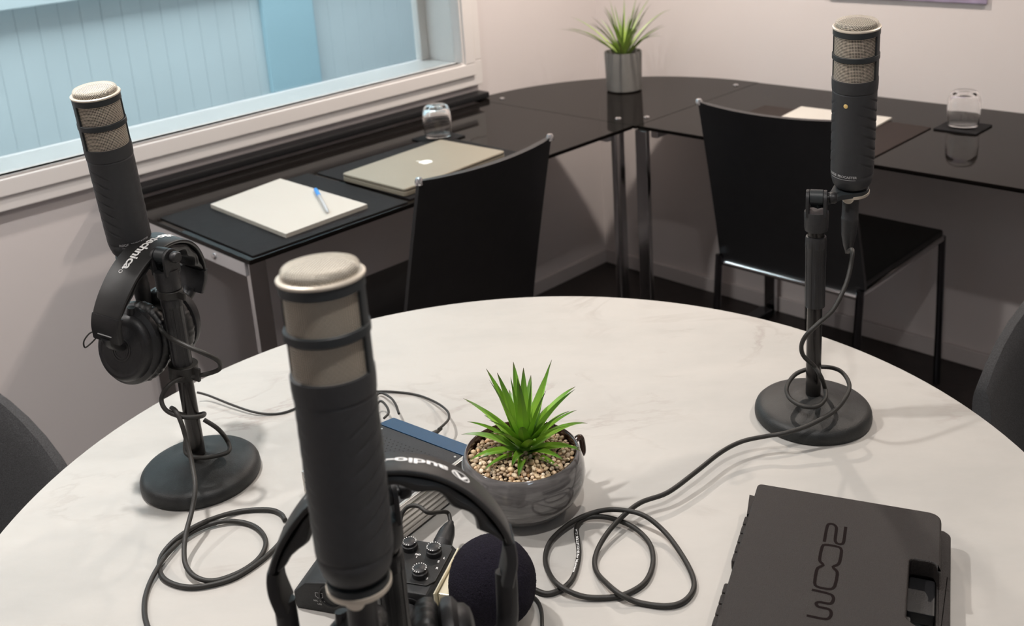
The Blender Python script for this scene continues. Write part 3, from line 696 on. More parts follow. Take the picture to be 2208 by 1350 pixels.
def stand(base, clip_z, label, knob_dir, tie=None, dome=.032):
    t = thing('microphone_stand', label, 'microphone stand', base, 'weighted desktop microphone stands')
    X = Matrix.Translation(base)
    mb = MB(X); mb.lathe([(0, 0), (.067, 0), (.0700, .001), (.0714, .003), (.0717, .007), (.0712, .011), (.0698, .0145), (.0672, .0172), (.0635, .0190), (.058, .0203), (.050, .0216), (.042, .0232), (.034, .0254), (.027, .0282), (.020, .0306), (.012, .0318), (0, .032)], 96)
    mb.build('base', M['cast_iron'], t, angle=85)
    zt = clip_z-base.z
    mb = MB(X); mb.lathe([(0, .02), (.0092, .02), (.0092, zt-.10), (.0, zt-.10)], 32); mb.build('tube', M['tube_black'], t)
    mb = MB(X)
    n_ = 18
    def ridge(r, z, a): return r*(1-.05*(1 if math.cos(a*9) > .3 else 0)) if (zt-.134 < z < zt-.056) else r
    mb.lathe([(.0095, zt-.135), (.0118, zt-.1345), (.0120, zt-.1335), (.0122, zt-.08), (.0124, zt-.057), (.0128, zt-.0565), (.0124, zt-.046), (.0118, zt-.0435), (.0095, zt-.043)], 144, None, ridge); mb.build('clutch', M['clutch'], t)
    mb = MB(X); mb.lathe([(.0095, zt-.046), (.0100, zt-.045), (.0100, zt-.034), (.0085, zt-.033)], 32); mb.build('thread_collar', M['tube_black'], t)
    kd = Vector(knob_dir).normalized(); ang = math.atan2(kd.y, kd.x); XC = X @ Rz(ang)   # local x = hinge pin axis
    mb = MB(XC); mb.lathe([(.0085, zt-.036), (.0132, zt-.0355), (.0140, zt-.032), (.0144, zt-.014), (.0138, zt-.0115), (0, zt-.0115)], 40); mb.build('clevis', M['clutch'], t)
    for sx in (-1, 1):
        mb = MB(XC)
        pl = []
        for k in range(13): a = PI*k/12; pl.append((.0108*math.cos(a), .004+.0108*math.sin(a)))
        pl += [(-.0112, -.016), (.0112, -.016)]
        Xp = Matrix.Translation((sx*.0100-.002, 0, zt)) @ Ry(PI/2) @ Rz(PI/2)
        mb.prism(pl, 0, .004, .0006, Xp); mb.build('clevis_ear', M['clutch'], t)
    mb = MB(XC @ Matrix.Translation((0, 0, zt+.006)) @ Ry(PI/2)); mb.lathe([(0, -.0125), (.0045, -.0125), (.0035, -.0118), (.0035, .014), (.0060, .0145), (.0068, .016), (.0068, .021), (.0055, .023), (0, .023)], 24); mb.build('hinge_knob', M['black_plastic'], t)
    if tie is not None:
        for tz, ri, ro, hh in tie:
            mb = MB(X @ Tm(0, 0, tz) @ Ry(.12)); mb.lathe([(ri, -hh), (ro-.0005, -hh), (ro, -hh+.0005), (ro, hh-.0005), (ro-.0005, hh), (ri, hh)], 40, close=False); mb.box(ro-.001, ro+.009, -.002, .002, -hh, hh, .001, Rz(-.5)); mb.build('cable_tie', M['rubber'], t)
    return t, XC @ Matrix.Translation((0, 0, zt+.006)), X
def ring_arm(name_parent, hinge, bot, ax, label=None):
    # flat adapter from the hinge to the end plate
    t = name_parent; pin = hinge.translation
    d = bot-pin; dn = d-ax*d.dot(ax); L_ = dn.length; xdir = dn.normalized(); y = ax.cross(xdir)
    base = bot-ax*.0035
    X = Matrix(((xdir.x, y.x, ax.x, base.x), (xdir.y, y.y, ax.y, base.y), (xdir.z, y.z, ax.z, base.z), (0, 0, 0, 1)))
    pl = []
    for k in range(25):
        a = -PI*.62+1.24*PI*k/24; pl.append((.0205*math.cos(a), .0205*math.sin(a)))
    pl += [(-L_*.45, .0085), (-L_+.004, .0065), (-L_-.004, .005), (-L_-.004, -.005), (-L_+.004, -.0065), (-L_*.45, -.0085)]
    mb = MB(X); mb.prism(pl, -.003, .0036, .0008)
    q0 = base-xdir*(L_-.003); mb2x = Matrix.Identity(4)
    mb.x = Matrix.Identity(4); mb.tube([pin, pin.lerp(q0, .5)+ax*.004+xdir*.002, base-xdir*(L_*.55), base-xdir*.016], [.0078, .0074, .0060, .003], 16, 4)
    mb.lathe([(0, -.0076), (.0088, -.0076), (.0092, -.0070), (.0092, .0070), (.0088, .0076), (0, .0076)], 28, hinge @ Ry(PI/2))
    mb.build('adapter_arm', M['mic_frame'], t)

BR = Vector((.3588, 1.1486, TT)); BL = Vector((-.4063, 1.1065, TT))
vdir = Vector((-.05, -1, 0))
# right
topR, botR = mic_axis((1848, 42), 1.165, (1836, 402))
axR = (topR-botR).normalized()
microphone(topR, botR, Vector((-.85, -1, 0)), 'black broadcast microphone with gold dot standing upright on the right', 1)
st, hg, _ = stand(BR, 1.037, 'black desktop microphone stand on the right, cable coiled round its foot', (.95, -.35, 0))
ring_arm(st, hg, botR, axR)
# left
topL, botL = mic_axis((202, 187), 1.135, (287, 545))
axL = (topL-botL).normalized()
microphone(topL, botL, Vector((.85, -1, 0)), 'black broadcast microphone leaning to the left before the window', -1, dot=False)
st, hg, _ = stand(BL, 1.036, 'black desktop microphone stand on the left with headphones hung on it', (.9, -.5, 0), tie=[(.246, .0118, .0145, .0045), (.146, .0094, .0172, .0085)])
ring_arm(st, hg, botL, axL)
# front
topF, botF = mic_axis((688, 566), .612, (772, 1238))
axF = (topF-botF).normalized()
microphone(topF, botF, Vector((-.22, -1, 0)), 'large blurred black broadcast microphone standing nearest the camera', -1, dot=False, print_=False)
BF = Vector((-.116, .672, TT))
st, hg, _ = stand(BF, .992, 'black desktop stand of the nearest microphone, mostly hidden behind it', (.95, .3, 0))
ring_arm(st, hg, botF, axF)
# connectors and cables -------------------------------------------------
CR = .0027
def cable(name, label, pts, r=CR, cat='cable', conn=None, k=6, extra=None, m='rubber'):
    t = thing(name, label, cat, (pts[0][0], pts[0][1], min(p[2] for p in pts)))
    mb = MB(); mb.tube(pts, r, 10, k); mb.build('cord', M[m], t)
    if conn is not None:
        mb = MB(); xlr(mb, conn); mb.build('plug', M['clutch'], t)
    if extra: extra(t)
    return t
def hang(bot, ax, off=.011, tilt=None):
    z = tilt if tilt is not None else ax
    return frame(bot-Vector(ax)*off, z)
# right microphone cable
HX = hang(botR, axR, .012, Vector((.03, .0, 1)))
e0 = HX @ Vector((0, 0, -.074))
PTS = [e0, P(1838, 540, 1.228), P(1834, 575, 1.222), P(1822, 618, 1.215), P(1796, 668, 1.205), P(1762, 700, 1.198), P(1738, 724, 1.200), P(1728, 746, 1.212), P(1733, 768, 1.228), P(1756, 790, 1.243), P(1770, 812, 1.238),
       at(1778, 834, .800), at(1780, 858, .793), at(1762, 876, .789), at(1732, 876, .789), at(1704, 860, .791), at(1696, 836, .796), at(1712, 810, .803), at(1738, 797, .808), at(1776, 791, .812), at(1812, 800, .812), at(1831, 828, .806), at(1824, 856, .799), at(1796, 888, .789), at(1742, 918, .780), at(1692, 934, .776), at(1650, 941, .773),
       at(1600, 952, .772), at(1555, 975, .770), at(1500, 1018, .769), at(1440, 1062, .766)]
coil = [(1381, 1084, 4), (1338, 1118, 3.2), (1305, 1156, 2), (1284, 1198, .6), (1286, 1232, 0), (1309, 1259, 1.5), (1338, 1282, 2), (1376, 1299, 0), (1433, 1307, 0), (1471, 1299, 0), (1494, 1274, 0), (1494, 1244, 0), (1471, 1198, .8), (1433, 1147, 2.2), (1385, 1110, 5.2), (1328, 1099, 3.4), (1281, 1105, 2.2), (1233, 1126, 1.6), (1191, 1162, .8), (1176, 1198, 0), (1182, 1232, 0), (1206, 1263, 2), (1252, 1285, .4), (1300, 1289, 0), (1347, 1282, 0), (1391, 1255, 0), (1408, 1213, 0), (1400, 1171, .8), (1366, 1137, 1.0), (1319, 1118, 1.0), (1281, 1114, 1.0), (1255, 1122, .3), (1243, 1140, 0), (1246, 1166, 0), (1248, 1198, 0), (1237, 1242, 0), (1220, 1264, 0), (1199, 1276, 0), (1176, 1280, 0), (1150, 1270, 0), (1122, 1252, 0), (1092, 1240, .5)]
for x, y, z in coil: PTS.append(at(x, y, TT+CR+.0005+z*.0028))
def cabletext(t):
    # white print along the bright run of the inner loop
    s0 = [Vector(at(x, y, TT+CR+.0005)) for x, y in ((1243, 1140), (1246, 1166), (1248, 1198), (1237, 1242), (1220, 1264), (1199, 1276))]
    path, _ = catmull(s0, 12, False, [0]*len(s0)); cum = [0]
    for i in range(1, len(path)): cum.append(cum[-1]+(path[i]-path[i-1]).length)
    vs, fs = text_geo('MIDI SOLUTIONS for Musicians', .0040, .0001, 1.0); L_ = max(v.x for v in vs); s = (cum[-1]*.66)/L_
    out = []
    for v in vs:
        d = v.x*s+.004; i = 0
        while i < len(cum)-2 and cum[i+1] < d: i += 1
        f_ = (d-cum[i])/(cum[i+1]-cum[i]); p = path[i].lerp(path[i+1], f_); tt = (path[i+1]-path[i]).normalized(); nn = Vector((-tt.y, tt.x, 0))
        y = (v.y-.0014)*.85-.0006; zz_ = math.sqrt(max(0, (CR+.00012)**2-y*y)); out.append(p+nn*y+Vector((0, 0, zz_)))
    mb = MB(); mb.add(out, fs); mb.build('lettering', M['white_print'], t, smooth=False)
cable('microphone_cable', 'thick black cable from the right microphone, coiled on the marble beside the case', PTS, conn=HX, extra=cabletext)
# left microphone cable
HL = hang(botL, axL, .012, Vector((-.05, .02, 1)))
e0 = HL @ Vector((0, 0, -.074))
zt_ = TT+CR+.0005
PL = [e0, P(318, 660, 1.225), P(335, 695, 1.205), P(362, 725, 1.18), P(400, 745, 1.165), P(440, 762, 1.165), P(470, 778, 1.18), P(474, 795, 1.195), P(448, 806, 1.205), P(415, 812, 1.21), P(385, 818, 1.20), P(360, 835, 1.19), P(348, 862, 1.19), P(360, 886, 1.185), P(395, 899, 1.18), P(432, 898, 1.19), P(440, 892, 1.215), P(420, 895, 1.235), P(385, 892, 1.215), P(370, 880, 1.20), P(380, 888, 1.18),
      P(392, 915, 1.175), P(402, 950, 1.175), P(414, 1000, 1.165), P(421, 1050, 1.145), P(414, 1100, 1.13), at(401, 1150, .775), at(397, 1190, .766), at(402, 1222, .760), at(425, 1246, .7575), at(465, 1252, zt_+.001), at(520, 1232, zt_), at(560, 1202, zt_), at(573, 1168, zt_), at(556, 1140, zt_), at(520, 1126, zt_), at(470, 1126, zt_+.002), at(410, 1150, zt_+.001), at(365, 1190, zt_+.0035), at(338, 1228, zt_+.003), at(318, 1270, zt_), at(311, 1310, zt_), at(318, 1350, zt_), at(345, 1400, zt_), at(420, 1450, zt_)]
cable('microphone_cable', 'thick black cable hanging from the left microphone and curling over the marble', PL, conn=HL)
PL2 = [P(440, 905, 1.235), P(470, 925, 1.235), at(490, 950, .792), at(494, 972, .785), at(470, 982, .785), at(430, 987, .789), at(402, 978, .789), at(400, 950, .80), P(408, 925, 1.25)]
cable('microphone_cable', 'short black cable loop lying round the pole on the left stand foot', PL2)
PL3 = [at(615, 1122, zt_), at(604, 1107, zt_), at(575, 1099, zt_), at(510, 1104, zt_), at(440, 1126, zt_+.0055), at(385, 1158, zt_+.0062), at(350, 1195, zt_), at(344, 1225, zt_), at(356, 1250, zt_), at(395, 1265, zt_), at(440, 1264, zt_), at(500, 1248, zt_), at(548, 1220, zt_), at(585, 1190, zt_), at(609, 1162, zt_), at(616, 1138, zt_)]
cable('microphone_cable', 'second thick black cable looped on the marble in front of the left stand', PL3)
# front microphone cable
HF = hang(botF, axF, .012, Vector((.02, -.02, 1)))
e0 = HF @ Vector((0, 0, -.074))
cable('microphone_cable', 'black plug and cable hanging under the nearest microphone', [e0, e0+Vector((.004, 0, -.04)), e0+Vector((.0, -.01, -.09)), Vector((e0.x-.03, e0.y-.02, TT+.006)), Vector((e0.x-.08, e0.y-.01, zt_)), Vector((e0.x-.14, e0.y+.03, zt_))], conn=HF)
# thin leads
r2 = .0016; z2 = TT+r2+.0004
cable('headphone_lead', 'thin black lead crossing the marble from the left stand to the audio unit', [at(425, 846, .765), at(450, 853, .760), at(500, 873, .757), at(545, 888, .755), at(582, 893, z2), at(615, 889, z2), at(650, 876, z2), at(720, 853, z2), at(800, 845, z2+.001), at(850, 845, z2), at(900, 852, z2), at(940, 868, .757), at(964, 886, .765), at(968, 902, .772), at(958, 915, .775), at(945, 926, .774)], r2)
cable('thin_lead', 'thin black lead arching beside the nearest microphone above the blue panel', [at(790, 900, z2), at(800, 870, z2), at(818, 848, z2+.003), at(840, 856, .762), at(853, 872, .770), at(860, 892, .775)], r2)
cable('thin_lead', 'thin black lead bundled behind the nearest microphone', [at(780, 930, z2), at(800, 895, z2+.004), at(818, 866, .765), at(832, 874, .772), at(838, 890, .775), at(828, 902, .775)], r2)

# ================================================================== HEADPHONES
def headphones(O, yaw, roll, pitch, label, loc, logo_shift=0, ext=0):
    X = Matrix.Translation(O) @ Rz(yaw) @ Ry(roll) @ Rx(pitch)
    t = thing('headphones', label, 'headphones', loc, 'black studio headphones hung on the stands')
    hk = [(.0300, -.0052), (.0550, -.0190), (.0735, -.0390), (.0848, -.0600), (.0872, -.0780), (.0825, -.0970)]
    key = [(-a, b_) for a, b_ in reversed(hk)]+[(0, 0)]+hk
    path, _ = catmull([Vector((a, 0, b_)) for a, b_ in key], 8, False, [0]*len(key)); N = len(path)
    nr = []
    for i in range(N):
        tt = (path[min(i+1, N-1)]-path[max(i-1, 0)]).normalized(); nr.append(Vector((-tt.z, 0, tt.x)))
    i0, i1 = 13, N-14
    hw = [.0165+.003*math.sin(PI*i/(N-1)) for i in range(N)]
    mb = MB(X); mb.ribbon(path[i0:i1], nr[i0:i1], (0, 1, 0), hw[i0:i1], .0045, rnd=.45); mb.build('headband', M['leather'], t)
    j0, j1 = 15, N-16
    th = [.003+.011*min(1, (k-j0)/6, (j1-1-k)/6)*(.75+.25*math.cos((k-j0)*PI/5)) for k in range(j0, j1)]
    mb = MB(X); mb.ribbon([path[k]-nr[k]*.0047 for k in range(j0, j1)], nr[j0:j1], (0, 1, 0), [h-.002 for h in hw[j0:j1]], th, rnd=.6); mb.build('headband_pad', M['leather'], t)
    for (a, b_) in ((0, 15), (N-15, N)):
        mb = MB(X); mb.ribbon([path[k]+nr[k]*.0012 for k in range(a, b_)], nr[a:b_], (0, 1, 0), [.0185]*15, .0085, rnd=.3); o = mb.build('slider', M['black_plastic'], t)
        mb = MB(X); q = 4 if a == 0 else N-5; pp = path[q]+nr[q]*.0016
        mb.box(-.0005, .0005, -.009, .009, -.0005, .0005, 0, Matrix.Translation(pp)); mb.build('slot_mark', M['grey_print'], o)
    # lettering on the outer surface, reading towards local -x with letter tops towards local -y
    cum = [0]
    for i in range(1, N): cum.append(cum[-1]+(path[i]-path[i-1]).length)
    mid = cum[-1]/2
    vs, fs = text_geo('audio-technica', .0150, .0004, .97); L_ = max(v.x for v in vs); s = .106/L_
    def wrap(x, y, lift=.0004):
        d = mid+logo_shift-x; i = 0
        while i < N-2 and cum[i+1] < d: i += 1
        f_ = (d-cum[i])/(cum[i+1]-cum[i]); p = path[i].lerp(path[i+1], f_); return p+nr[i]*lift+Vector((0, -y, 0))
    mb = MB(X); mb.add([wrap(v.x*s-.047, v.y*.92-.0046) for v in vs], fs)
    cx_ = -.047-.0105
    ring = []; n_ = 28
    for k in range(n_):
        a = 2*PI*k/n_
        for q in (.0064, .0075): ring.append(wrap(cx_+q*math.cos(a), q*math.sin(a)))
    mb.add(ring, [(2*k, 2*((k+1) % n_), 2*((k+1) % n_)+1, 2*k+1) for k in range(n_)])
    def tri(pts): mb.add([wrap(cx_+a, b_) for a, b_ in pts], [list(range(len(pts)))])
    tri([(-.0062, -.0035), (-.0012, .0066), (.0012, .0066), (-.0036, -.0035)]); tri([(.0012, .0066), (.0062, -.0035), (.0032, -.0035), (-.0002, .0040)])
    n_ = 16; ring = []
    for k in range(n_):
        a = 2*PI*k/n_
        for q in (.0018, .0022): ring.append(wrap(.0625+q*math.cos(a), -.004+q*math.sin(a)))
    mb.add(ring, [(2*k, 2*((k+1) % n_), 2*((k+1) % n_)+1, 2*k+1) for k in range(n_)])
    mb.build('band_lettering', M['white_print'], t, smooth=False)
    for sx in (-1, 1):
        # yoke and cup; local cup axis points outwards
        Y = X @ Matrix.Translation((sx*.0420, 0, -.122-ext)) @ Ry(sx*(PI/2-.10))
        mb = MB(X); mb.tube([(sx*.0800, 0, -.092), (sx*.0770, .0, -.099-ext), (sx*.0660, 0, -.108-ext), (sx*.0550, 0, -.116-ext)], [.0080, .0080, .0075, .006], 16, 3); mb.build('yoke', M['black_plastic'], t)
        mb = MB(Y @ Matrix.Diagonal((1.08, .94, 1, 1)))
        mb.lathe([(0, -.010), (.038, -.010), (.0435, -.007), (.0445, -.003), (.0435, .001), (.040, .0035), (.0385, .0045), (.0375, .009), (.034, .0125), (.030, .0135), (.0285, .0128), (.0265, .0132), (.010, .0138), (0, .0138)], 64)
        o = mb.build('ear_cup', M['black_plastic'], t)
        mb = MB(Y @ Matrix.Diagonal((1.08, .94, 1, 1)) @ Matrix.Translation((0, 0, .0139)))
        for q in (.0095, .0125): mb.lathe([(q-.0006, 0), (q-.0006, .0004), (q+.0006, .0004), (q+.0006, 0)], 48, close=False)
        mb.build('cup_rings', M['leather'], o)
        mb = MB(Y @ Matrix.Diagonal((1.08, .94, 1, 1)))
        wr = lambda r, z, a: r*(1+.018*math.sin(a*38)*math.sin(a*7+1)) if r > .03 else r
        mb.lathe([(.024, -.010), (.040, -.0105), (.0450, -.0135), (.0465, -.0185), (.0450, -.0245), (.0400, -.0285), (.033, -.0290), (.0265, -.0265), (.0240, -.0215), (.0225, -.012)], 144, None, wr, close=False); mb.build('ear_pad', M['leather'], t, angle=60)
        mb = MB(Y @ Matrix.Diagonal((1.08, .94, 1, 1))); mb.lathe([(0, -.0125), (.0238, -.0125)], 32); mb.build('cup_lining', M['mic_core'], o)
        # little wire loop between slider and cup
        mb = MB(X); mb.tube([(sx*.081, .017, -.090), (sx*.082, .024, -.095), (sx*.083, .030, -.106), (sx*.082, .029, -.114), (sx*.080, .023, -.108), (sx*.078, .016, -.098)], .0009, 8, 5); mb.build('wire_loop', M['rubber'], t)
        # cable entry nub
        mb = MB(Y); mb.tube([(.0 + .036, .0, .002), (.050, 0, .004)], [.0055, .0045], 12, 1); mb.build('cable_boot', M['black_plastic'], t)
    return X
XLP = headphones(P(336, 516, 1.205), R(72), R(3), R(12), 'black headphones hung on the left stand, white lettering along the band', P(384, 503, 1.232))
XFP = headphones(P(828, 994, .735), R(5), R(0), R(-13), 'black headphones hung on the nearest stand behind the blurred microphone', P(846, 1000, .775), ext=.034)

# ================================================================== POTTED SUCCULENT
PC = Vector((-.011, 1.005, TT))
t = thing('potted_plant', 'spiky green succulent in a round grey glazed pot of pebbles on the marble', 'potted plant', PC)
X = Matrix.Translation(PC)
mb = MB(X); mb.lathe([(0, .0), (.036, 0), (.043, .0015), (.052, .008), (.061, .018), (.0675, .030), (.0700, .042), (.0690, .054), (.0660, .064), (.0640, .0695), (.0625, .0706)], 96, close=False); mb.build('pot', M['glaze'], t, angle=60)
mb = MB(X); mb.lathe([(.0625, .0706), (.0608, .0700), (.0600, .067), (.0605, .055), (.058, .045), (0, .045)], 96, close=False); mb.build('pot_lining', M['glaze_in'], t, angle=60)
mb = MB(X @ Rz(.45)); mb.tube([(.0690, .004, .056), (.0775, .004, .058), (.0790, .002, .048), (.0770, 0, .039), (.0690, 0, .040)], .0036, 12, 5); mb.build('handle', M['glaze_in'], t)
rnd = random.Random(11); mb = MB(X); tpl = []
bm = bmesh.new(); bmesh.ops.create_icosphere(bm, subdivisions=2, radius=1); bm.verts.index_update()
iv = [v.co.copy() for v in bm.verts]; ifc = [[v.index for v in f.verts] for f in bm.faces]; bm.free()
placed = []
for k in range(9000):
    a = rnd.uniform(0, 2*PI); q = .0572*math.sqrt(rnd.random()); s = rnd.uniform(.0019, .0034)
    x_, y_ = q*math.cos(a), q*math.sin(a)
    lay = 0 if k < 4500 else 1
    if all((x_-b_[0])**2+(y_-b_[1])**2 > ((s+b_[2])*(.80 if lay == 0 else .95))**2 for b_ in placed if b_[3] == lay):
        placed.append((x_, y_, s, lay))
        Z = .0590+lay*.0042+rnd.uniform(-.001, .0012)+.004*(1-(q/.0572)**2)
        E_ = Matrix.Translation((x_, y_, Z)) @ Rz(rnd.uniform(0, 6)) @ Rx(rnd.uniform(-.6, .6)) @ Matrix.Diagonal((s*rnd.uniform(1, 1.35), s*rnd.uniform(.85, 1.05), s*rnd.uniform(.65, .9), 1))
        off = Vector((rnd.uniform(0, 50), 0, 0))
        mb.add([v*(1+.22*noise.noise(v*1.1+off)) for v in iv], ifc, E_)
o = mb.build('gravel', M['pebble'], t); o['kind'] = 'stuff'
mb = MB(X); mb.lathe([(.0595, .054), (0, .057)], 48); mb.build('soil', M['soil'], t)
mb = MB(X @ Tm(.004, .004)); rnd = random.Random(21)
for ring_, (cnt, e0_, L0, cu_, wd_) in enumerate(((8, .25, .058, .85, .0125), (9, .50, .070, .90, .0150), (9, .78, .078, .70, .0165), (8, 1.02, .082, .45, .0165), (6, 1.25, .084, .20, .0160), (3, 1.42, .074, .05, .0130))):
    for k in range(cnt):
        az = 2*PI*(k+.37*ring_)/cnt+rnd.uniform(-.2, .2); e = e0_+rnd.uniform(-.1, .1)
        b_ = (.004*math.cos(az), .004*math.sin(az), .065+.004*ring_)
        blade(mb, b_, az, e, L0*rnd.uniform(.85, 1.12), wd_*rnd.uniform(1.0, 1.25), cu_*rnd.uniform(.6, 1.3), seg=10, cup=.22)
mb.lathe([(.007, .052), (.0075, .062), (.006, .08), (0, .085)], 16)
mb.build('foliage', M['leaf'], t)

# ================================================================== RECORDER
O2 = Vector((-.15, .87, 0)); XR = Matrix.Translation((O2.x, O2.y, TT)) @ Rz(-.311)
t = thing('audio_recorder', 'black handheld recorder with dials, lying behind the nearest microphone', 'audio recorder', (O2.x, O2.y, TT), rotz=-.311)
def sideprism(mb, poly, y0, y1, bev, xf=None):     # poly in (x, z), extruded along y
    mb.prism(poly, y0, y1, bev, (xf or Matrix.Identity(4)) @ Matrix(((1, 0, 0, 0), (0, 0, 1, 0), (0, 1, 0, 0), (0, 0, 0, 1))))
mb = MB(XR); sideprism(mb, [(-.088, .004), (-.086, .0), (.058, 0), (.061, .004), (.061, .034), (.055, .0400), (.0, .0400), (-.030, .0385), (-.074, .032), (-.088, .019)], -.039, .037, .0025)
mb.build('body', M['rec_black'], t)
mb = MB(XR); mb.prism(round_poly([(-.008, -.028), (.052, -.028), (.058, -.020), (.058, .030), (-.008, .034)], .004), .0395, .0415, .0006); mb.build('dial_plate', M['rec_top'], t)
for (x_, y_) in ((.0154, .0205), (.0426, .0175), (.0407, -.0155), (.0125, -.0125)):
    mb = MB(XR @ Tm(x_, y_, .0414)); mb.lathe([(.0080, 0), (.0080, .005), (.0070, .0058), (.0067, .0083), (.0060, .0088), (0, .0089)], 40); kn = mb.build('gain_dial', M['black_plastic'], t)
    mb = MB(XR @ Tm(x_, y_, .0414))
    for k in range(15):
        a = -.2+2*PI*k/17; c_, s_ = math.cos(a), math.sin(a)
        mb.box(.0060, .0072, -.00035, .00035, .0086, .0091, 0, Rz(a))
    mb.lathe([(.0060, .0100), (.0074, .0102)], 40, close=False); mb.v = mb.v[:15*8]; mb.f = mb.f[:15*6]
    mb.build('dial_ticks', M['white_print'], kn, smooth=False)
mb = MB(XR)
for s_, x_, y_, sz in (('H6', -.004, .018, .008), ('1', .026, .008, .004), ('2', .050, .006, .004), ('L', .054, .012, .004), ('R', .052, -.004, .004), ('3', .048, -.020, .004), ('4', .024, -.022, .004), ('PAD', .024, .012, .003)):
    vs, fs = text_geo(s_, sz, .0001); mb.add([(v.x+x_, v.y+y_, .0417) for v in vs], fs)
mb.build('printed_marks', M['white_print'], t, smooth=False)
mb = MB(XR @ Matrix.Translation((-.058, -.0392, .010)) @ Rx(PI/2))
stroke(mb, [(-.005, .013), (.003, .013), (.003, .009), (.001, .007), (-.003, .007), (-.005, .009), (-.005, .013)], .0006, .0003, 1)
vs, fs = text_geo('MIC / LINE', .0028, .00005); mb.add([(v.x-.008, v.y+.0025, .0003) for v in vs], fs)
vs, fs = text_geo('USB', .0028, .00005); mb.add([(v.x-.004, v.y-.001, .0003) for v in vs], fs)
mb.build('port_marks', M['grey_print'], t, smooth=False)
mb = MB(XR); mb.box(.0612, .0632, -.036, .034, .002, .040, .001); mb.box(.0634, .0780, -.030, .028, .004, .036, .002); mb.build('capsule_mount', M['cream_metal'], t)
mb = MB(XR @ Matrix.Translation((.0705, -.030, .017)) @ Rx(PI/2)); mb.lathe([(0, 0), (.0068, 0), (.0068, .004), (.006, .005), (0, .005)], 32); mb.build('level_wheel', M['silver'], t)
for sx in (-.05, .035):
    mb = MB(XR @ Matrix.Translation((sx+.004, -.0392, .021)) @ Rx(PI/2)); mb.lathe([(.0115, -.002), (.0132, -.002), (.0132, .0014), (.0115, .0014), (.0112, -.001), (0, -.001)], 40, close=False); mb.build('input_socket', M['black_plastic'], t)
# capsule foam
FC = Vector((-.046, .822, TT+.0445))
mb = MB(Matrix.Translation(FC) @ Rz(-.311) @ Matrix.Diagonal((1.0, 1.0, 1.05, 1)))
bm = bmesh.new(); bmesh.ops.create_icosphere(bm, subdivisions=7, radius=.0415)
for v in bm.verts: v.co *= 1+.02*noise.noise(v.co*60)+.022*abs(noise.noise(v.co*700))+.01*noise.noise(v.co*1500)
mb.bm(bm); mb.wn = False; tag(mb.build('foam_windscreen', M['foam'], angle=180), 'dark purple foam ball windscreen at the end of the recorder', 'foam windscreen')
# plugs in the recorder
Xp = XR @ Matrix.Translation((.039, -.041, .021)) @ Rx(-PI/2) @ Matrix.Diagonal((1, 1, 1, 1))
e1 = Xp @ Vector((0, 0, -.074))
cable('recorder_cable', 'black cable plugged into the near side of the recorder', [e1, e1+Vector((-.005, -.02, -.004)), Vector((e1.x-.01, e1.y-.05, zt_)), Vector((e1.x+.03, e1.y-.09, zt_))], conn=Xp)
Xp = XR @ Matrix.Translation((.036, .037, .020)) @ Rx(PI/2+.25) @ Matrix.Diagonal((1, 1, .62, 1))
e1 = Xp @ Vector((0, 0, -.074))
cable('recorder_cable', 'black cable plugged into the far side of the recorder below the headband', [e1, e1+Vector((-.004, .010, .006)), at(925, 1106, .805), at(903, 1092, .808), at(882, 1092, .806), at(868, 1106, .800), at(862, 1130, .790), at(858, 1160, .770), at(840, 1175, .756)], r=.0022, conn=Xp)
cable('thin_lead', 'thin black lead running from under the foam ball to the near table edge', [at(1120, 1275, z2), at(1142, 1282, z2), at(1160, 1298, z2), at(1168, 1322, z2), at(1170, 1360, z2), at(1180, 1420, z2)], .0019)

# ================================================================== AUDIO UNIT
O3 = Vector((-.0757, 1.0387, TT)); XI = Matrix.Translation(O3) @ Rz(-.667)      # x to the right end, +y towards the knobs
t = thing('audio_interface', 'black ribbed audio unit with a blue front panel behind the pot', 'audio interface', (O3.x, O3.y, TT), rotz=-.667)
def yprism(mb, poly, x0, x1, bev):     # poly in (y, z) extruded along x
    mb.prism(poly, x0, x1, bev, Matrix(((0, 0, 1, 0), (1, 0, 0, 0), (0, 1, 0, 0), (0, 0, 0, 1))))
DY = -.122
mb = MB(XI); yprism(mb, [(DY, .004), (0, .004), (0, .0440), (DY, .0440)], -.140, -.006, .001); mb.build('housing', M['unit_black'], t)
mb = MB(XI); yprism(mb, [(.001, .003), (.030, .003), (.030, .0330), (.027, .0395), (.001, .0445)], -.142, .0, .001); mb.build('blue_panel', M['blue_metal'], t)
mb = MB(XI)
for sx in (-.1455, -.0055):
    for k in range(6): mb.box(sx, sx+.0052, DY, 0, .004+k*.0070, .004+k*.0070+.0052, .0008)
    mb.box(sx+.0005, sx+.0035, DY, 0, .004, .0445)
mb.build('side_fins', M['silver'], t)
mb = MB(XI)
for r_ in range(5):
    for c_ in range(17): mb.lathe([(.00095, .04412), (0, .04412)], 8, Tm(-.128+c_*.0062+(r_ % 2)*.003, -.018-r_*.0055-0*c_), close=False)
mb.build('vent_holes', M['mic_core'], t, smooth=False)
for (x_, z) in ((-.125, .013), (-.103, .013), (-.081, .013), (-.055, .013), (-.030, .013)):
    mb = MB(XI @ Matrix.Translation((x_, .030, z+.006)) @ Rx(-PI/2)); mb.lathe([(.0062, 0), (.0060, .012), (.0050, .0135), (0, .0135)], 24); mb.build('control_knob', M['tan_plastic'], t)
mb = MB(XI @ Matrix.Translation((-.092, .030, .022)) @ Rx(-PI/2-.0)); mb.lathe([(.0035, .0), (.0038, .016), (.0024, .024), (.0017, .03)], 16); mb.build('jack_plug', M['rubber'], t)
mb = MB(XI)
for (x_, y_) in ((-.13, -.006), (-.012, -.006), (-.012, DY+.008)): mb.lathe([(.0016, .044), (.0014, .0446), (0, .0447)], 10, Tm(x_, y_))
mb.build('screws', M['silver'], t)

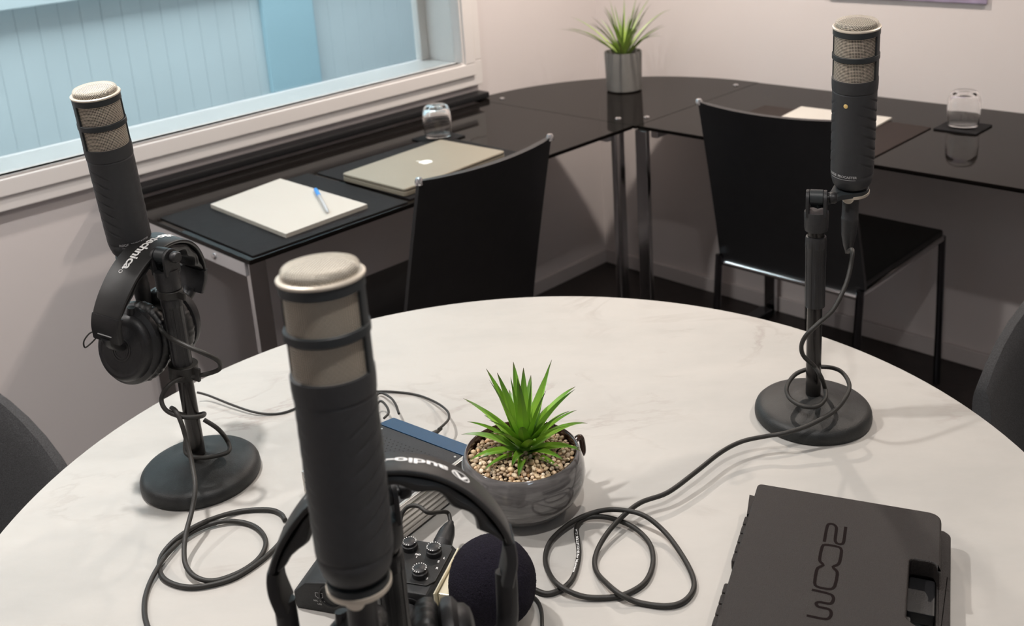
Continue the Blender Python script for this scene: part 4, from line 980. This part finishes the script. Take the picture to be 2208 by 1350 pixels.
# ================================================================== CASE
XC = Matrix.Translation((.241, .957, TT)) @ Rz(-.4115)
t = thing('carry_case', 'black plastic carry case with engraved logo and cut out handle at lower right', 'carry case', (.241, .957, TT), rotz=-.4115)
LID = [(0, 0), (.183, 0), (.183, -.098), (.1775, -.0800), (.156, -.0800), (.156, -.1640), (.166, -.172), (.183, -.176), (.183, -.262), (0, -.262)]
lp = round_poly(LID, [.006, .014, .004, .004, .006, .008, .01, .004, .014, .006])
mb = MB(XC); mb.prism(lp, .0210, .0400, .0022, seg=3); mb.build('lid', M['case'], t, angle=50)
BODY = [(.001, -.001), (.178, -.001), (.193, .010), (.193, -.272), (.0, -.262)]
mb = MB(XC)
mb.prism(round_poly([(.001, -.002), (.150, -.002), (.150, -.260), (.001, -.260)], .006), .0, .0208, .0015)
mb.prism(round_poly([(.1495, -.002), (.186, .000), (.1925, -.006), (.1925, -.074), (.1495, -.074)], [0, .004, .008, .0, 0]), .0, .0208, .0015)
mb.prism(round_poly([(.1495, -.172), (.1925, -.172), (.1925, -.252), (.182, -.262), (.1495, -.262)], [0, 0, .01, .01, 0]), .0, .0208, .0015)
mb.build('base', M['case'], t, angle=50)
mb = MB(XC); mb.prism(round_poly([(.180, -.060), (.1925, -.060), (.1925, -.190), (.180, -.190)], .002), .003, .0207, .0025); mb.build('handle', M['case'], t)
mb = MB(XC); mb.box(.150, .1798, -.128, -.078, .006, .0185, .002); mb.box(.150, .160, -.172, -.128, .004, .014, .002); mb.build('latch', M['black_plastic'], t)
for (a, b_) in ((-.107, -.030), (-.232, -.134)):
    mb = MB(XC); y_ = a
    while y_ < b_-.006:
        mb.box(-.0085, .001, y_, min(y_+.0145, b_), .006, .0185, .0022); y_ += .0155
    mb.build('hinge', M['case'], t)
mb = MB(XC); mb.prism([(-.010, .006), (-.001, .004), (-.001, -.026), (-.0065, -.030)], .004, .020, .001); mb.build('hinge_tab', M['case'], t)
mb = MB(XC)
Zs = [(.0775, -.0797), (.0776, -.0560), (.0790, -.0500), (.0830, -.0492), (.0862, -.0530), (.0868, -.0600), (.0872, -.0740), (.0895, -.0785), (.0930, -.0785), (.0952, -.0740), (.0950, -.0495)]
Os = [(.0850, -.0832), (.0910, -.0835), (.0946, -.0880), (.0944, -.1060), (.0925, -.1110), (.0892, -.1150), (.0925, -.1190), (.0942, -.1240), (.0935, -.1420), (.0900, -.1468), (.0840, -.1475), (.0785, -.1470), (.0758, -.1425), (.0755, -.1240), (.0772, -.1190), (.0806, -.1150), (.0775, -.1110), (.0762, -.1060), (.0765, -.0880), (.0790, -.0838), (.0850, -.0832)]
Ms = [(.0745, -.1525), (.0900, -.1535), (.0938, -.1570), (.0940, -.1625), (.0915, -.1665), (.0830, -.1670), (.0803, -.1700), (.0830, -.1735), (.0915, -.1738), (.0942, -.1780), (.0935, -.1840), (.0895, -.1875), (.0742, -.1878)]
for pl, sm_ in ((Zs, 4), (Os, 2), (Ms, 4)): stroke(mb, pl, .0030, .04012, sm_)
mb.build('engraved_logo', M['case_logo'], t, smooth=False)
